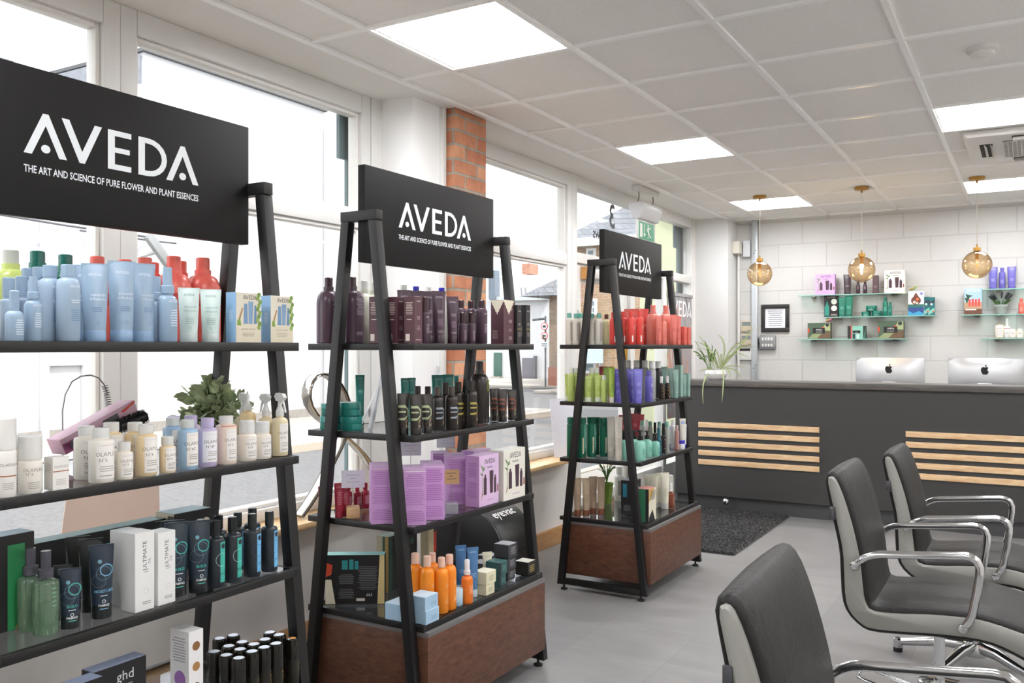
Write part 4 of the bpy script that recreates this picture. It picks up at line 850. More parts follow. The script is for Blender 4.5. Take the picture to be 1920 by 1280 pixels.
# kind: (part list builder, height, radius, name, label text, category)
K = {
 'bl_spray_s': (lambda: bottle(.098, .0165, BL, .036, .009, BL, .012, [micro(.006, .012, 7, 'd5e0ea', .02)]), .098, 'spray_bottle', 'small light blue spray bottle', 'bottle'),
 'bl_spray': (lambda: bottle(.142, .018, BL, .05, .011, BL, .014, [('A', .0055, .006, .075, 'dfe8f0'), micro(.006, .03, 7, 'd5e0ea', .02, .0048)], capsteps=[(0, 0), (.0125, 0), (.0125, .014), (.0095, .016), (.008, .05), (0, .05)]), .142, 'spray_bottle', 'light blue fine-mist spray bottle', 'bottle'),
 'bl_bottle': (lambda: bottle(.17, .0245, BL2, .026, .015, BL, .02, [('A', .006, .009, .118, 'e3ebf2'), micro(.009, .085, 2, 'e3ebf2', .026), micro(.009, .045, 6, BLT, .026)]), .17, 'shampoo_bottle', 'light blue bottle with blue cap', 'bottle'),
 'bl_slim': (lambda: bottle(.145, .017, BL2, .045, .0125, BL, .008, [micro(.005, .02, 9, 'd5e0ea', .02)]), .145, 'serum_bottle', 'slim light blue capped bottle', 'bottle'),
 'bl_tube': (lambda: tube_(.19, .062, .046, BL, '8aa8c8', .026, [('A', .0072, 0, .16, 'd9e4ee'), ('T', 'smooth', .011, .006, .110, 'dfe8f0'), ('T', 'infusion.', .011, .006, .100, 'dfe8f0'), micro(.004, .072, 3, BLT, .028), ('R', .006, .045, .004, .001, BLT)]), .19, 'conditioner_tube', 'large light blue squeeze tube', 'tube'),
 'mint_tube': (lambda: tube_(.135, .052, .038, 'cfe0dc', 'c5d2d2', .022, [('A', .006, 0, .115, '7f9c9c'), ('T', 'smooth', .010, .002, .085, '93b0ae'), ('T', 'infusion.', .010, .002, .075, '93b0ae'), micro(0, .045, 4, 'a5bebc', .026), ('R', .0, .035, .003, .001, '93b0ae')]), .135, 'cream_tube', 'pale mint squeeze tube', 'tube'),
 'bl_box': (lambda: boxp(.098, .042, .148, 'e3dccb', [('B', -.049, .049, .0, .05, 'ddd4bd'), ('A', .0125, .004, .128, '4a4a48'), ('P', [(-.02, .055), (-.004, .055), (-.006, .115), (-.018, .115)], '6f93b8'), ('P', [(0, .055), (.014, .055), (.018, .122), (-.002, .122)], '7f9fc0'), ('P', [(.02, .055), (.032, .055), (.029, .11), (.023, .112)], '5f86b0'), ('P', [(-.045, .055), (-.038, .055), (-.022, .10), (-.026, .104)], 'a87f52'), ('P', [(-.045, .05), (-.03, .05), (-.033, .07), (-.044, .066)], '7fa043')] + [('O', .040 + .006 * math.sin(k * 2.1), .045 + k * .011, .007, '6f9040' if k % 2 else '88a850') for k in range(10)] + [('T', 'smooth infusion', .0085, -.002, .037, 'a79f8c'), micro(-.002, .018, 3, 'b5ad9a', .055)], [('B', -.021, .021, 0, .148, '86add0'), micro(.0, .06, 8, 'c2d6e8', .02)]), .148, 'gift_box', 'cream gift box with light blue side', 'box'),
 'red_l': (lambda: bottle(.212, .043, RED, .032, .0165, RED, .042, [('B', -.035, .035, .09, .12, 'b93d38')], nh=.012, nk=.02), .212, 'salon_bottle', 'large coral red litre bottle', 'bottle'),
 'lime_l': (lambda: bottle(.235, .044, 'c2d07a', .036, .0185, 'c5c9be', .045, nh=.014, nk=.021), .235, 'salon_bottle', 'large lime green litre bottle', 'bottle'),
 'green_l': (lambda: bottle(.225, .043, '12665c', .03, .017, '12665c', .045, nh=.012, nk=.02), .225, 'salon_bottle', 'large dark green litre bottle', 'bottle'),
 # second shelf, nearest stand
 'o_foam': (lambda: bottle(.19, .024, 'f3f0ea', .075, .0235, 'eae8e4', .003, [('T', 'OLAPLEX', .010, 0, .075, '8a8580'), ('B', -.022, .022, .050, .053, 'a5623c'), micro(0, .02, 4, 'b5b0aa', .03)]), .19, 'foam_bottle', 'tall white bottle with copper line', 'bottle'),
 'o_n6': (lambda: bottle(.135, .026, 'f1ece3', .055, .025, 'e2e1de', .004, [('T', 'OLAPLEX', .0115, 0, .052, '9a958f'), ('T', 'N\u00b06', .010, -.010, .043, '9a958f'), micro(0, .012, 4, 'b5b0aa', .032)]), .135, 'cream_bottle', 'white pump bottle with frosted cap', 'bottle'),
 'o_box': (lambda: boxp(.048, .042, .092, 'f2efea', [('T', 'OLAPLEX', .010, 0, .062, 'a09a94'), ('B', -.024, .024, .051, .0535, 'a5623c'), micro(0, .015, 4, 'c5c0ba', .036)], [micro(0, .05, 6, 'c5c0ba', .03)]), .092, 'serum_box', 'small white box with copper line', 'box'),
 'o_n5': (lambda: bottle(.145, .032, 'f2eee4', .026, .021, 'dfe0de', .006, olap('5', .004, .0145, .029, .012, .108)), .145, 'conditioner_bottle', 'cream white bottle with frosted cap', 'bottle'),
 'o_n4': (lambda: bottle(.147, .030, 'ecd6ac', .026, .021, 'e0e0dc', .006, olap('4', .006, .0145, .023, .010, .112)), .147, 'shampoo_bottle', 'amber bottle with white label', 'bottle'),
 'o_sm': (lambda: bottle(.105, .023, 'f0e9dc', .024, .017, 'e0e1de', .005, olap('7', .003, .0105, .02, .008, .074)), .105, 'treatment_bottle', 'small cream bottle with frosted cap', 'bottle'),
 'o_sm4': (lambda: bottle(.105, .0225, 'e8d8b8', .024, .017, 'dfe0dc', .005, olap('4', .004, .0105, .018, .008, .074)), .105, 'treatment_bottle', 'small amber bottle with white label', 'bottle'),
 'o_4c': (lambda: bottle(.147, .029, 'a6c6e2', .024, .0195, 'd5dad9', .008, olap('4C', .006, .014, .022, .012, .110, '6a6a70')), .147, 'shampoo_bottle', 'sky blue bottle with white label', 'bottle'),
 'o_4p': (lambda: bottle(.147, .028, 'cabddd', .026, .0195, 'c8bbdf', .008, [('B', -.028, .028, .015, .108, 'f0eef2')] + olap('4P', .004, .0135, .022, .016, .106, '6a6a70')[1:]), .147, 'shampoo_bottle', 'lilac capped bottle with white label', 'bottle'),
 'o_n3': (lambda: bottle(.145, .031, 'f0dfcf', .022, .021, 'dfdfdd', .006, olap('3', .006, .0125, .020, .012, .105) + [('B', -.0305, .0305, .113, .117, 'e3a79a')]), .145, 'treatment_bottle', 'pale pink bottle with white label', 'bottle'),
 'o_jar': (lambda: bottle(.112, .026, 'f0e9dd', .034, .021, 'dcdedd', .006, olap('8', .004, .010, .019, .008, .068)), .112, 'treatment_bottle', 'squat cream bottle with clear cap', 'bottle'),
 'o_trig': (lambda: bottle(.185, .023, 'e2d3ae', .07, .0115, 'dcdcd8', .014, olap('0', .004, .011, .017, .012, .095), capsteps=[(0, 0), (.012, 0), (.012, .016), (0, .017)], extra=trigger('dfe0de')), .185, 'trigger_bottle', 'pale amber trigger spray bottle', 'bottle'),
 'o_noz': (lambda: bottle(.185, .024, 'e6cf9f', .055, .013, 'd8d9d6', .016, [('B', -.015, .02, .012, .09, 'f3efea')], capsteps=[(0, 0), (.013, 0), (.012, .015), (.007, .02), (.0035, .045), (.002, .055), (0, .055)]), .185, 'nozzle_bottle', 'amber bottle with pointed nozzle', 'bottle'),
 # third shelf, nearest stand
 'mist': (lambda: bottle(.175, .026, 'b3d2b8', .056, .011, '4a4a52', .008, [micro(.008, .06, 5, '6f9a7d', .012, .009)], trans=.22, capsteps=[(0, 0), (.0155, 0), (.0155, .017), (.010, .019), (.0105, .05), (.010, .056), (0, .056)]), .175, 'mist_bottle', 'clear green hair mist bottle', 'bottle'),
 'fab_s': (lambda: tube_(.135, .048, .034, '232f3d', '202425', .028, fab('4fb3a8', 'BUILD', .135)), .135, 'styling_tube', 'short dark navy tube with teal ring', 'tube'),
 'fab_b': (lambda: tube_(.165, .053, .038, '22303f', '1f2325', .030, fab('78b4d6', 'MOISTURE', .165)), .165, 'styling_tube', 'large dark navy tube with blue ring', 'tube'),
 'fab_g': (lambda: tube_(.165, .053, .038, '22303c', '1f2325', .030, fab('3fb8ac', 'BUILD', .165)), .165, 'styling_tube', 'dark navy tube with green ring', 'tube'),
 'blk_tube': (lambda: tube_(.165, .053, .036, '252a2a', '1f2323', .030), .165, 'styling_tube', 'plain black squeeze tube, back turned', 'tube'),
 'fabt': (lambda: bottle(.158, .0215, '2a3036', .035, .0115, '1d2022', .008, [('B', .001, .0225, .012, .108, '45b5a6'), ('O', .010, .098, .0065, '2a3036'), ('R', .006, .066, .016, .0009, 'b7d8d2'), ('T', 'BUILD', .0085, .012, .03, '2a6f68'), micro(.012, .022, 1, 'e5f2ef', .014)]), .158, 'styling_bottle', 'dark bottle with turquoise label', 'bottle'),
 'fabb': (lambda: bottle(.158, .0215, '2a3036', .035, .0115, '2a3030', .008, [('B', .001, .0225, .012, .108, '6fb3e0'), ('O', .010, .098, .0065, '2a3036'), ('R', .004, .066, .016, .0009, '3b5a74'), ('T', 'HYDRO', .0085, .012, .03, '3a76a6'), micro(.012, .022, 1, 'e5f2ef', .014)]), .158, 'styling_bottle', 'dark bottle with sky blue label', 'bottle'),
 'ult': (lambda: boxp(.048, .048, .168, 'eeeeec', [('TV', 'ULTIMATE', .0135, .004, .118, '55555a'), ('TV', 'OIL', .0085, .014, .105, '77777c'), micro(.003, .082, 2, 'b5b5b5', .014), ('R', .003, .042, .006, .0005, 'b5b5b5'), micro(.004, .014, 2, '99999c', .024, .004)], ()), .168, 'hair_oil_box', 'plain white hair oil carton', 'box'),
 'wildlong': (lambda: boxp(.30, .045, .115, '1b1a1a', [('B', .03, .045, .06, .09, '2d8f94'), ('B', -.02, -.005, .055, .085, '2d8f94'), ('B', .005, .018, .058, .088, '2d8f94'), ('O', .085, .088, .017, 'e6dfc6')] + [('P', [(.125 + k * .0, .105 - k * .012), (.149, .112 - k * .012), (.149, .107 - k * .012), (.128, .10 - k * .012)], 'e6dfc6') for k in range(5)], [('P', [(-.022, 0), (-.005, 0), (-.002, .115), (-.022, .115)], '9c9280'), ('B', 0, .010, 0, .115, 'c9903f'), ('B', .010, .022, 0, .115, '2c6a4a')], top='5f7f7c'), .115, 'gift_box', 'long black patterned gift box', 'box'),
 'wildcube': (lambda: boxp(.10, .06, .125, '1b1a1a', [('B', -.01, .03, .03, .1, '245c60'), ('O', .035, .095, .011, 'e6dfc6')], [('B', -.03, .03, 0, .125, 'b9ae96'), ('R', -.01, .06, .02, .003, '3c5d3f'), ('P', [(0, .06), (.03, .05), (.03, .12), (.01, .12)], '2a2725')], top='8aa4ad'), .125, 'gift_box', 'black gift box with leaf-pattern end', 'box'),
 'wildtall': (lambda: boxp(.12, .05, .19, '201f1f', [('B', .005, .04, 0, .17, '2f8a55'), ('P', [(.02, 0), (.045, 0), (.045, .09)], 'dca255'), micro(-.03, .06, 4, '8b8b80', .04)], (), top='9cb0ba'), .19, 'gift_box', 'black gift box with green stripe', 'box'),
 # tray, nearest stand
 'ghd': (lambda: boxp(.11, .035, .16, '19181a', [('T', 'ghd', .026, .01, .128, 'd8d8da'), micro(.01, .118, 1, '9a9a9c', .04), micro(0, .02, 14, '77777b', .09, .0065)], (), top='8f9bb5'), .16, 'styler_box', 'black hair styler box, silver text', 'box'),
 'whtbox': (lambda: boxp(.035, .055, .19, 'f0efef', [('O', .0, .16, .009, '8a6238'), ('O', 0, .12, .009, 'a5794a'), ('O', 0, .08, .009, '7a5330'), micro(0, .03, 4, 'b5b5b8', .02)], [micro(0, .13, 9, 'b0aeb5', .042, .0055), ('O', .002, .096, .016, 'a06fb8'), ('P', [(-.006, .035), (.008, .035), (.008, .065), (-.006, .065)], '6b3a30'), ('B', -.003, .005, .065, .078, 'd5d2d6')]), .19, 'treatment_box', 'tall white carton with purple circle', 'box'),
 'whtlow': (lambda: boxp(.08, .06, .15, 'efeeec'), .15, 'carton', 'plain white carton', 'box'),
 'can': (lambda: [('body', G().lathe([(0, 0), (.018, 0), (.019, .002), (.019, .088), (0, .088)], 22).mesh('body', mat('26241f', .3, .3), 40)), ('cap', G().lathe([(0, .088), (.0192, .088), (.0192, .142), (.017, .149), (.0150, .150), (.0, .1495)], 22).mesh('cap', mat('15140f', .18, noise=.01), 40)), ('cap_disc', G().lathe([(0, .1497), (.0135, .1497), (.0135, .1503), (0, .1503)], 20).mesh('cap_disc', mat('b9c0cb', .25, .3), 40))] + (lambda r: [('lettering', r[0].mesh('lettering', r[1], 0))])(prints([('B', .004, .02, .072, .075, 'b58a4e'), micro(.012, .052, 3, '9a7a4a', .016, .005)], cyl_map(.019), None)), .150, 'spray_can', 'small black aerosol can with silver top', 'spray can'),
 'cangold': (lambda: [('body', G().lathe([(0, 0), (.018, 0), (.019, .002), (.019, .088), (0, .088)], 22).mesh('body', mat('2b2924', .3, .3), 40)), ('cap', G().lathe([(0, .088), (.0192, .088), (.0192, .142), (.017, .149), (.0150, .150), (.0, .1495)], 22).mesh('cap', mat('15140f', .18, noise=.01), 40)), ('cap_disc', G().lathe([(0, .1497), (.010, .1497), (.010, .1505), (0, .1505)], 20).mesh('cap_disc', mat('c28a4a', .4), 40))] + (lambda r: [('lettering', r[0].mesh('lettering', r[1], 0))])(prints([('B', .004, .02, .072, .075, 'b58a4e'), micro(.012, .052, 3, '9a7a4a', .016, .005), ('B', .017, .020, .02, .045, 'd39a3f')], cyl_map(.019), None)), .150, 'spray_can', 'black aerosol can with gold-dot top', 'spray can'),
 # middle stand
 'pur_l': (lambda: bottle(.235, .043, PUR, .034, .0145, PURC, .045, [micro(.012, .10, 16, 'a595a5', .045, .0052), micro(.005, .03, 3, 'b5a5b5', .03)], nh=.014, nk=.018), .235, 'salon_bottle', 'large dark plum litre bottle', 'bottle'),
 'crm_l': (lambda: bottle(.23, .036, 'd6d6c6', .034, .0145, 'e0e0dc', .045, nh=.014, nk=.018), .23, 'salon_bottle', 'large cream litre bottle', 'bottle'),
 'marbox': (lambda: boxp(.05, .048, .175, MAR, [('A', .0058, 0, .155, 'd9cfd2'), micro(0, .09, 3, 'b5a0a5', .024), micro(0, .05, 4, '9a858c', .026), micro(0, .012, 1, 'c5b5b9', .036)], k_box_back(.175, .048)), .175, 'serum_box', 'maroon carton with fine print', 'box'),
 'pur_tube': (lambda: tube_(.19, .05, .036, PUR, '3b2733', .028, [('A', .0062, 0, .165, 'cdbfc9'), micro(.002, .11, 3, 'a893a3', .024), micro(.002, .065, 6, '8f6f88', .024), micro(.002, .04, 2, 'a893a3', .024)]), .19, 'cream_tube', 'dark plum squeeze tube', 'tube'),
 'pur_pump': (lambda: bottle(.182, .021, PUR, .058, .0185, '3a1f26', .004, [('A', .0055, .007, .10, 'd5c8d0'), micro(.006, .04, 8, 'a893a3', .022)]), .182, 'foam_bottle', 'dark plum bottle with glossy cap', 'bottle'),
 'pur_b': (lambda: bottle(.165, .0215, PUR, .026, .0125, '3a1f26', .014, [('A', .0055, .006, .11, 'd5c8d0'), micro(.005, .04, 8, 'a893a3', .022), ('B', .006, .014, .055, .061, 'c98fd6')]), .165, 'shampoo_bottle', 'plum bottle with glossy cap', 'bottle'),
 'pur_s': (lambda: bottle(.135, .018, PUR, .045, .0155, '35191f', .004, [micro(.005, .015, 10, 'a893a3', .02)]), .135, 'serum_bottle', 'short plum bottle, tall cap', 'bottle'),
 'blu_cap': (lambda: bottle(.235, .024, 'dcdcd6', .05, .0125, '2a28b8', .014), .235, 'shampoo_bottle', 'pale bottle with royal blue cap', 'bottle'),
 'wht_cap': (lambda: bottle(.235, .024, 'dcdcd6', .05, .0125, 'ececea', .014), .235, 'shampoo_bottle', 'pale bottle with white cap', 'bottle'),
 'lacebox': (lambda: boxp(.08, .06, .175, MAR, lace(.08, .175) + [('A', .0066, .012, .135, 'd9cfd2'), micro(.012, .085, 3, 'b5a0a5', .03), micro(.012, .05, 3, '9a858c', .034), micro(.012, .018, 3, 'c5b5b9', .03)], lace(.06, .175) + [micro(-.01, .02, 8, 'a08d90', .03)], top='d9cfbf'), .175, 'gift_box', 'maroon gift box with lace-paper top', 'box'),
 'blkslim': (lambda: boxp(.034, .034, .155, '211f20', [('A', .005, 0, .128, 'c9c5c0'), micro(0, .075, 2, 'b5b0a8', .02), ('B', -.015, .015, .058, .061, 'a88a4c'), micro(0, .03, 4, '8f8b85', .022)], [('B', -.013, -.002, .03, .07, '8d8a88')]), .155, 'serum_box', 'slim black carton with gold line', 'box'),
 'tealjar': (lambda: jar(.052, .040, TEAL, '1f837a', .022, [('B', -.03, .03, .005, .024, '2a887e')]), .052, 'mask_jar', 'teal green hair mask jar', 'jar'),
 'tealtube': (lambda: tube_(.20, .036, .028, TEAL, '176a62', .03, [('A', .005, 0, .185, '8fcac2'), micro(0, .13, 3, '7fbfb6', .02), micro(0, .06, 6, '5aa59b', .02)], wt=.036), .20, 'treatment_tube', 'tall teal treatment tube', 'tube'),
 'tealtub2': (lambda: tube_(.19, .05, .03, TEAL, '176a62', .03, [('A', .006, 0, .17, '8fcac2'), micro(0, .12, 6, '7fbfb6', .03)]), .19, 'treatment_tube', 'wide teal treatment tube', 'tube'),
 'tealbot': (lambda: bottle(.205, .021, '1c7a76', .04, .0125, TEAL, .014, [micro(0, .1, 6, '7fbfb6', .02)]), .205, 'shampoo_bottle', 'teal bottle with teal cap', 'bottle'),
 'men_tube': (lambda: tube_(.155, .048, .036, '2c2723', '27221f', .024, mens('a9b48c', .155, .040)), .155, 'grooming_tube', 'black grooming tube with green emblem', 'tube'),
 'men_rust': (lambda: tube_(.135, .044, .034, '2c2723', '27221f', .024, mens('84432f', .135, .036)), .135, 'grooming_tube', 'black grooming tube with rust emblem', 'tube'),
 'men_bot': (lambda: bottle(.155, .0235, '2a2420', .028, .0125, '4b443f', .018, mens('9aa4b0', .115, .040)), .155, 'grooming_bottle', 'dark brown bottle with silver emblem', 'bottle'),
 'men_bot2': (lambda: bottle(.165, .0225, '2a2420', .03, .0125, '2b2623', .018, mens('a89a4a', .125, .038)), .165, 'grooming_bottle', 'dark brown bottle with olive emblem', 'bottle'),
 'men_plain': (lambda: bottle(.18, .019, '2a2420', .045, .013, '2b2623', .014), .18, 'grooming_bottle', 'plain dark brown bottle, back row', 'bottle'),
 'men_l': (lambda: bottle(.225, .036, '2c2724', .034, .0145, '2b2623', .042, [('B', .008, .034, .15, .156, '8d9a3f'), ('B', .008, .034, .118, .123, '8d9a3f'), ('B', .008, .012, .123, .15, '8d9a3f'), ('B', .020, .034, .134, .139, '8d9a3f')], nh=.012, nk=.017), .225, 'salon_bottle', 'large black-brown litre bottle', 'bottle'),
 'redtube': (lambda: tube_(.115, .034, .026, 'a3233a', '9a1f35', .02, [('A', .0045, 0, .1, 'd9929c'), micro(0, .045, 8, 'c9808a', .018, .0055)]), .115, 'cream_tube', 'small crimson squeeze tube', 'tube'),
 'redbot': (lambda: bottle(.105, .0165, 'a3233a', .026, .0095, 'a3233a', .010, [('B', -.01, .012, .02, .055, 'c9808a')]), .105, 'shampoo_bottle', 'small crimson bottle', 'bottle'),
 'lilbox': (lambda: boxp(.066, .11, .165, 'cb9bd1', [micro(0, .115, 7, 'a56fb0', .06, .0055), micro(0, .06, 9, 'a872b4', .06, .0055), micro(0, .012, 6, 'a872b4', .06, .0055), ('B', -.032, .032, .158, .160, 'f0f0ee')], [], top='c9a9cc'), .165, 'gift_box', 'lilac gift carton, text side out', 'box'),
 'lilgift': (lambda: boxp(.125, .055, .17, 'cb9bd1', gift(.125, .17, 'e2c4e6', '3d3440'), [micro(0, .10, 9, 'a872b4', .04, .0055), micro(0, .03, 10, 'a872b4', .04, .0055)], top='d9b9dc'), .17, 'gift_box', 'lilac gift set with bottle picture', 'box'),
 'crmgift': (lambda: boxp(.15, .06, .175, 'ebe8dc', gift(.15, .175, 'edeadf', '3d3440'), (), top='f2f0e8'), .175, 'gift_box', 'cream gift set with bottle picture', 'box'),
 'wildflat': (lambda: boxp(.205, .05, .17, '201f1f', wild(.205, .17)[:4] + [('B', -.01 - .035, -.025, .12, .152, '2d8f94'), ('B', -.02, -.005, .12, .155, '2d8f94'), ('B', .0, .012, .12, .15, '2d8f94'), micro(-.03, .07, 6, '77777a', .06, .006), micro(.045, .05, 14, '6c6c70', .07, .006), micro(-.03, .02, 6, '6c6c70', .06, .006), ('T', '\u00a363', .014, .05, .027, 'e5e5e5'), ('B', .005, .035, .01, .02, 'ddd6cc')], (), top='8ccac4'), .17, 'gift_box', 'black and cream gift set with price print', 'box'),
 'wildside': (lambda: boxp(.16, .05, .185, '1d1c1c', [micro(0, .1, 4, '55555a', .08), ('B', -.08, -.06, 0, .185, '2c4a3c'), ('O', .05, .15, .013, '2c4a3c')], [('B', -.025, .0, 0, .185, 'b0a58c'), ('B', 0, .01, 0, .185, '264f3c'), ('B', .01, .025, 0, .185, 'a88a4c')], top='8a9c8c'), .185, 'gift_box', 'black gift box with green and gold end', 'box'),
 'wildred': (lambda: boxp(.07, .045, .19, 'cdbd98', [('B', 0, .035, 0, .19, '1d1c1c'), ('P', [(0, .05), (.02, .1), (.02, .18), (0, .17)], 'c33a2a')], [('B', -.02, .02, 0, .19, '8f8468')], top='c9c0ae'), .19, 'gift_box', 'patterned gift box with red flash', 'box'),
 'orange': (lambda: bottle(.17, .0215, 'f08c22', .03, .0115, 'ecc3ae', .02, [micro(.008, .08, 3, 'f8c48c', .018), micro(.008, .03, 4, 'f8c48c', .018)]), .17, 'sun_care_bottle', 'bright orange bottle with peach cap', 'bottle'),
 'orange_s': (lambda: bottle(.13, .0175, 'ea7a24', .045, .008, 'e8e4e6', .012, [micro(.004, .03, 6, 'f8c49c', .02)], capsteps=[(0, 0), (.010, 0), (.010, .012), (.008, .014), (.008, .042), (.006, .045), (0, .045)]), .13, 'sun_care_spray', 'small orange spray bottle, clear cap', 'bottle'),
 'bluebox': (lambda: boxp(.075, .072, .045, 'a6c6de', [micro(.01, .012, 3, '7fa5c2', .04), ], (), top='c9dfee'), .045, 'cream_box', 'flat light blue carton', 'box'),
 'bluejar': (lambda: jar(.058, .024, 'a9c9df', 'c5dbe8', .028), .058, 'cream_jar', 'small light blue jar', 'jar'),
 'bluetube': (lambda: tube_(.145, .036, .028, '4a77a5', 'c5d5e0', .022, [('A', .005, 0, .13, 'a5c2dc'), micro(0, .06, 3, '86abd0', .02)]), .145, 'cream_tube', 'denim blue squeeze tube', 'tube'),
 'crmbox': (lambda: boxp(.06, .05, .04, 'e3dfbe', [micro(0, .012, 3, 'a8a582', .035, .006)], (), top='ebe8d0'), .04, 'cream_box', 'small cream carton', 'box'),
 'crmtube': (lambda: tube_(.14, .046, .03, 'e6e0c9', 'dcd8c4', .02, [('A', .0055, 0, .12, 'b5b09a'), micro(0, .06, 3, 'c5c0aa', .024)]), .14, 'cream_tube', 'cream coloured squeeze tube', 'tube'),
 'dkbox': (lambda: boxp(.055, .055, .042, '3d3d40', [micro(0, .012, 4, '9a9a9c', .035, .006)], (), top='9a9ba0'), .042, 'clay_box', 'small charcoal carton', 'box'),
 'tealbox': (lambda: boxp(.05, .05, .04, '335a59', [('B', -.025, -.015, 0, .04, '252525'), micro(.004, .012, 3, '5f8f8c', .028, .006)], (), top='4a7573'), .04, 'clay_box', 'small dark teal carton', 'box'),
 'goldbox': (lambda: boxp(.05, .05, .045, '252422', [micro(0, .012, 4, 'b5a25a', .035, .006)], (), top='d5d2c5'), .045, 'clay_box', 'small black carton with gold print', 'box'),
 # farthest stand
 'f_crm': (lambda: bottle(.185, .022, 'dcd8cc', .028, .0135, '6fb0a2', .016, [('B', -.012, .016, .02, .13, 'b9b2ac'), micro(.002, .03, 4, '8a8480', .02)]), .185, 'shampoo_bottle', 'cream bottle with pale teal cap', 'bottle'),
 'f_amb': (lambda: bottle(.18, .022, 'c6c49a', .028, .0125, '5a2f22', .016, [('B', -.010, .012, .02, .12, 'b5b38a')]), .18, 'shampoo_bottle', 'pale olive bottle with brown cap', 'bottle'),
 'f_red': (lambda: bottle(.185, .0215, 'd8473f', .03, .0115, 'd8473f', .016, [micro(.006, .085, 4, 'f0a59c', .02), ('B', -.012, -.004, .015, .05, 'e8e0dc')]), .185, 'shampoo_bottle', 'bright red bottle', 'bottle'),
 'f_redt': (lambda: tube_(.20, .05, .036, 'd5504a', 'cc443e', .03, [micro(0, .1, 4, 'f0a59c', .03)]), .20, 'conditioner_tube', 'bright red squeeze tube', 'tube'),
 'f_sal': (lambda: bottle(.215, .036, SAL, .036, .0145, SAL, .038, [micro(.01, .07, 8, 'c05a50', .03)], nh=.012, nk=.018), .215, 'salon_bottle', 'large salmon litre bottle', 'bottle'),
 'f_salt': (lambda: tube_(.20, .048, .036, 'dd7568', 'd26a5e', .03, [micro(0, .09, 6, 'c05a50', .03)]), .20, 'conditioner_tube', 'salmon squeeze tube', 'tube'),
 'f_sals': (lambda: bottle(.15, .019, SAL, .028, .010, SAL, .014, [micro(.004, .04, 7, 'c0504a', .02)]), .15, 'shampoo_bottle', 'salmon bottle', 'bottle'),
 'f_salbox': (lambda: boxp(.045, .04, .105, 'd9685c', [micro(0, .03, 8, 'b5483f', .03)], [micro(0, .03, 8, 'b5483f', .03)]), .105, 'serum_box', 'small salmon carton', 'box'),
 'f_lim': (lambda: tube_(.15, .05, .038, LIM, 'd3dcc6', .026, [('A', .006, 0, .128, '7f9838'), micro(0, .06, 7, '839c3c', .026)], clear=0), .15, 'conditioner_tube', 'lime green squeeze tube', 'tube'),
 'f_limb': (lambda: bottle(.18, .021, 'b8ca74', .03, .014, 'dfe3d8', .014, [micro(0, .06, 6, '839c3c', .02)]), .18, 'shampoo_bottle', 'lime bottle with clear cap', 'bottle'),
 'f_limt': (lambda: tube_(.185, .034, .03, '96b04a', 'c9c4b5', .03, [micro(0, .06, 9, '7a923a', .02)]), .185, 'conditioner_tube', 'tall olive green tube', 'tube'),
 'f_vt': (lambda: tube_(.175, .052, .038, VIO, '605cb0', .026, [('A', .006, 0, .155, 'a9a6e0'), micro(0, .09, 4, '9f9cd8', .028), micro(0, .05, 4, '9f9cd8', .028)]), .175, 'conditioner_tube', 'violet squeeze tube', 'tube'),
 'f_vb': (lambda: bottle(.17, .0225, VIO, .026, .0145, VIO, .010, [('B', -.002, .006, .08, .1, 'c5c2f0'), micro(0, .03, 5, '9f9cd8', .022)]), .17, 'shampoo_bottle', 'violet bottle', 'bottle'),
 'f_can': (lambda: bottle(.215, .0235, 'b5b6b6', .04, .0165, 'e6e6e4', .02, [micro(.002, .05, 12, '8f9090', .022, .006)], rough=.25), .215, 'hair_spray_can', 'tall silver hair spray can', 'spray can'),
 'f_canb': (lambda: bottle(.215, .0235, '3a3a3a', .04, .0165, 'd9d9d7', .02, rough=.25), .215, 'hair_spray_can', 'tall black hair spray can', 'spray can'),
 'f_flor': (lambda: bottle(.15, .0205, '2a1c18', .045, .010, 'e6e6e4', .014, [('O', .008 * math.sin(k * 2.3), .015 + k * .008, .0035, ('d9c5bd', 'b56a5c', '8a9a5c')[k % 3]) for k in range(10)]), .15, 'mist_bottle', 'dark floral bottle with white cap', 'bottle'),
 'f_sage': (lambda: tube_(.18, .045, .034, SAGE, '86a89e', .028, [micro(0, .05, 12, '6f948a', .026)]), .18, 'conditioner_tube', 'sage green tube', 'tube'),
 'f_sageb': (lambda: boxp(.042, .04, .19, SAGE, [micro(0, .05, 14, '6f948a', .03)], [micro(0, .05, 14, '6f948a', .03)]), .19, 'shampoo_box', 'tall sage green carton', 'box'),
 'f_grn': (lambda: bottle(.20, .025, '12614a', .03, .0235, '12614a', .004, [('B', -.014, .016, .03, .165, '4f8f7c'), micro(.001, .05, 12, 'a9cfc2', .024, .008), ('B', -.022, -.016, .02, .10, 'd9cbb0')]), .20, 'hair_spray_can', 'tall bottle-green spray can', 'spray can'),
 'f_clr': (lambda: tube_(.195, .036, .028, 'cfc8bd', 'c5beb2', .03, [micro(0, .05, 12, 'b0a89c', .02)]), .195, 'treatment_tube', 'tall pale beige tube', 'tube'),
 'f_crim': (lambda: tube_(.195, .046, .034, 'a82a3c', '9a2335', .03, [micro(0, .12, 5, 'd08a92', .026)]), .195, 'cream_tube', 'crimson squeeze tube', 'tube'),
 'f_mint': (lambda: bottle(.14, .0265, MINT, .045, .0125, '1a1a1a', .018, [micro(.006, .02, 8, '5f9f90', .026), ('B', -.008, -.006, .03, .06, '4a6a62')], capsteps=[(0, 0), (.013, 0), (.013, .018), (.006, .02), (.006, .035), (.013, .036), (.012, .045), (0, .045)]), .14, 'pump_bottle', 'mint green bottle with black pump', 'bottle'),
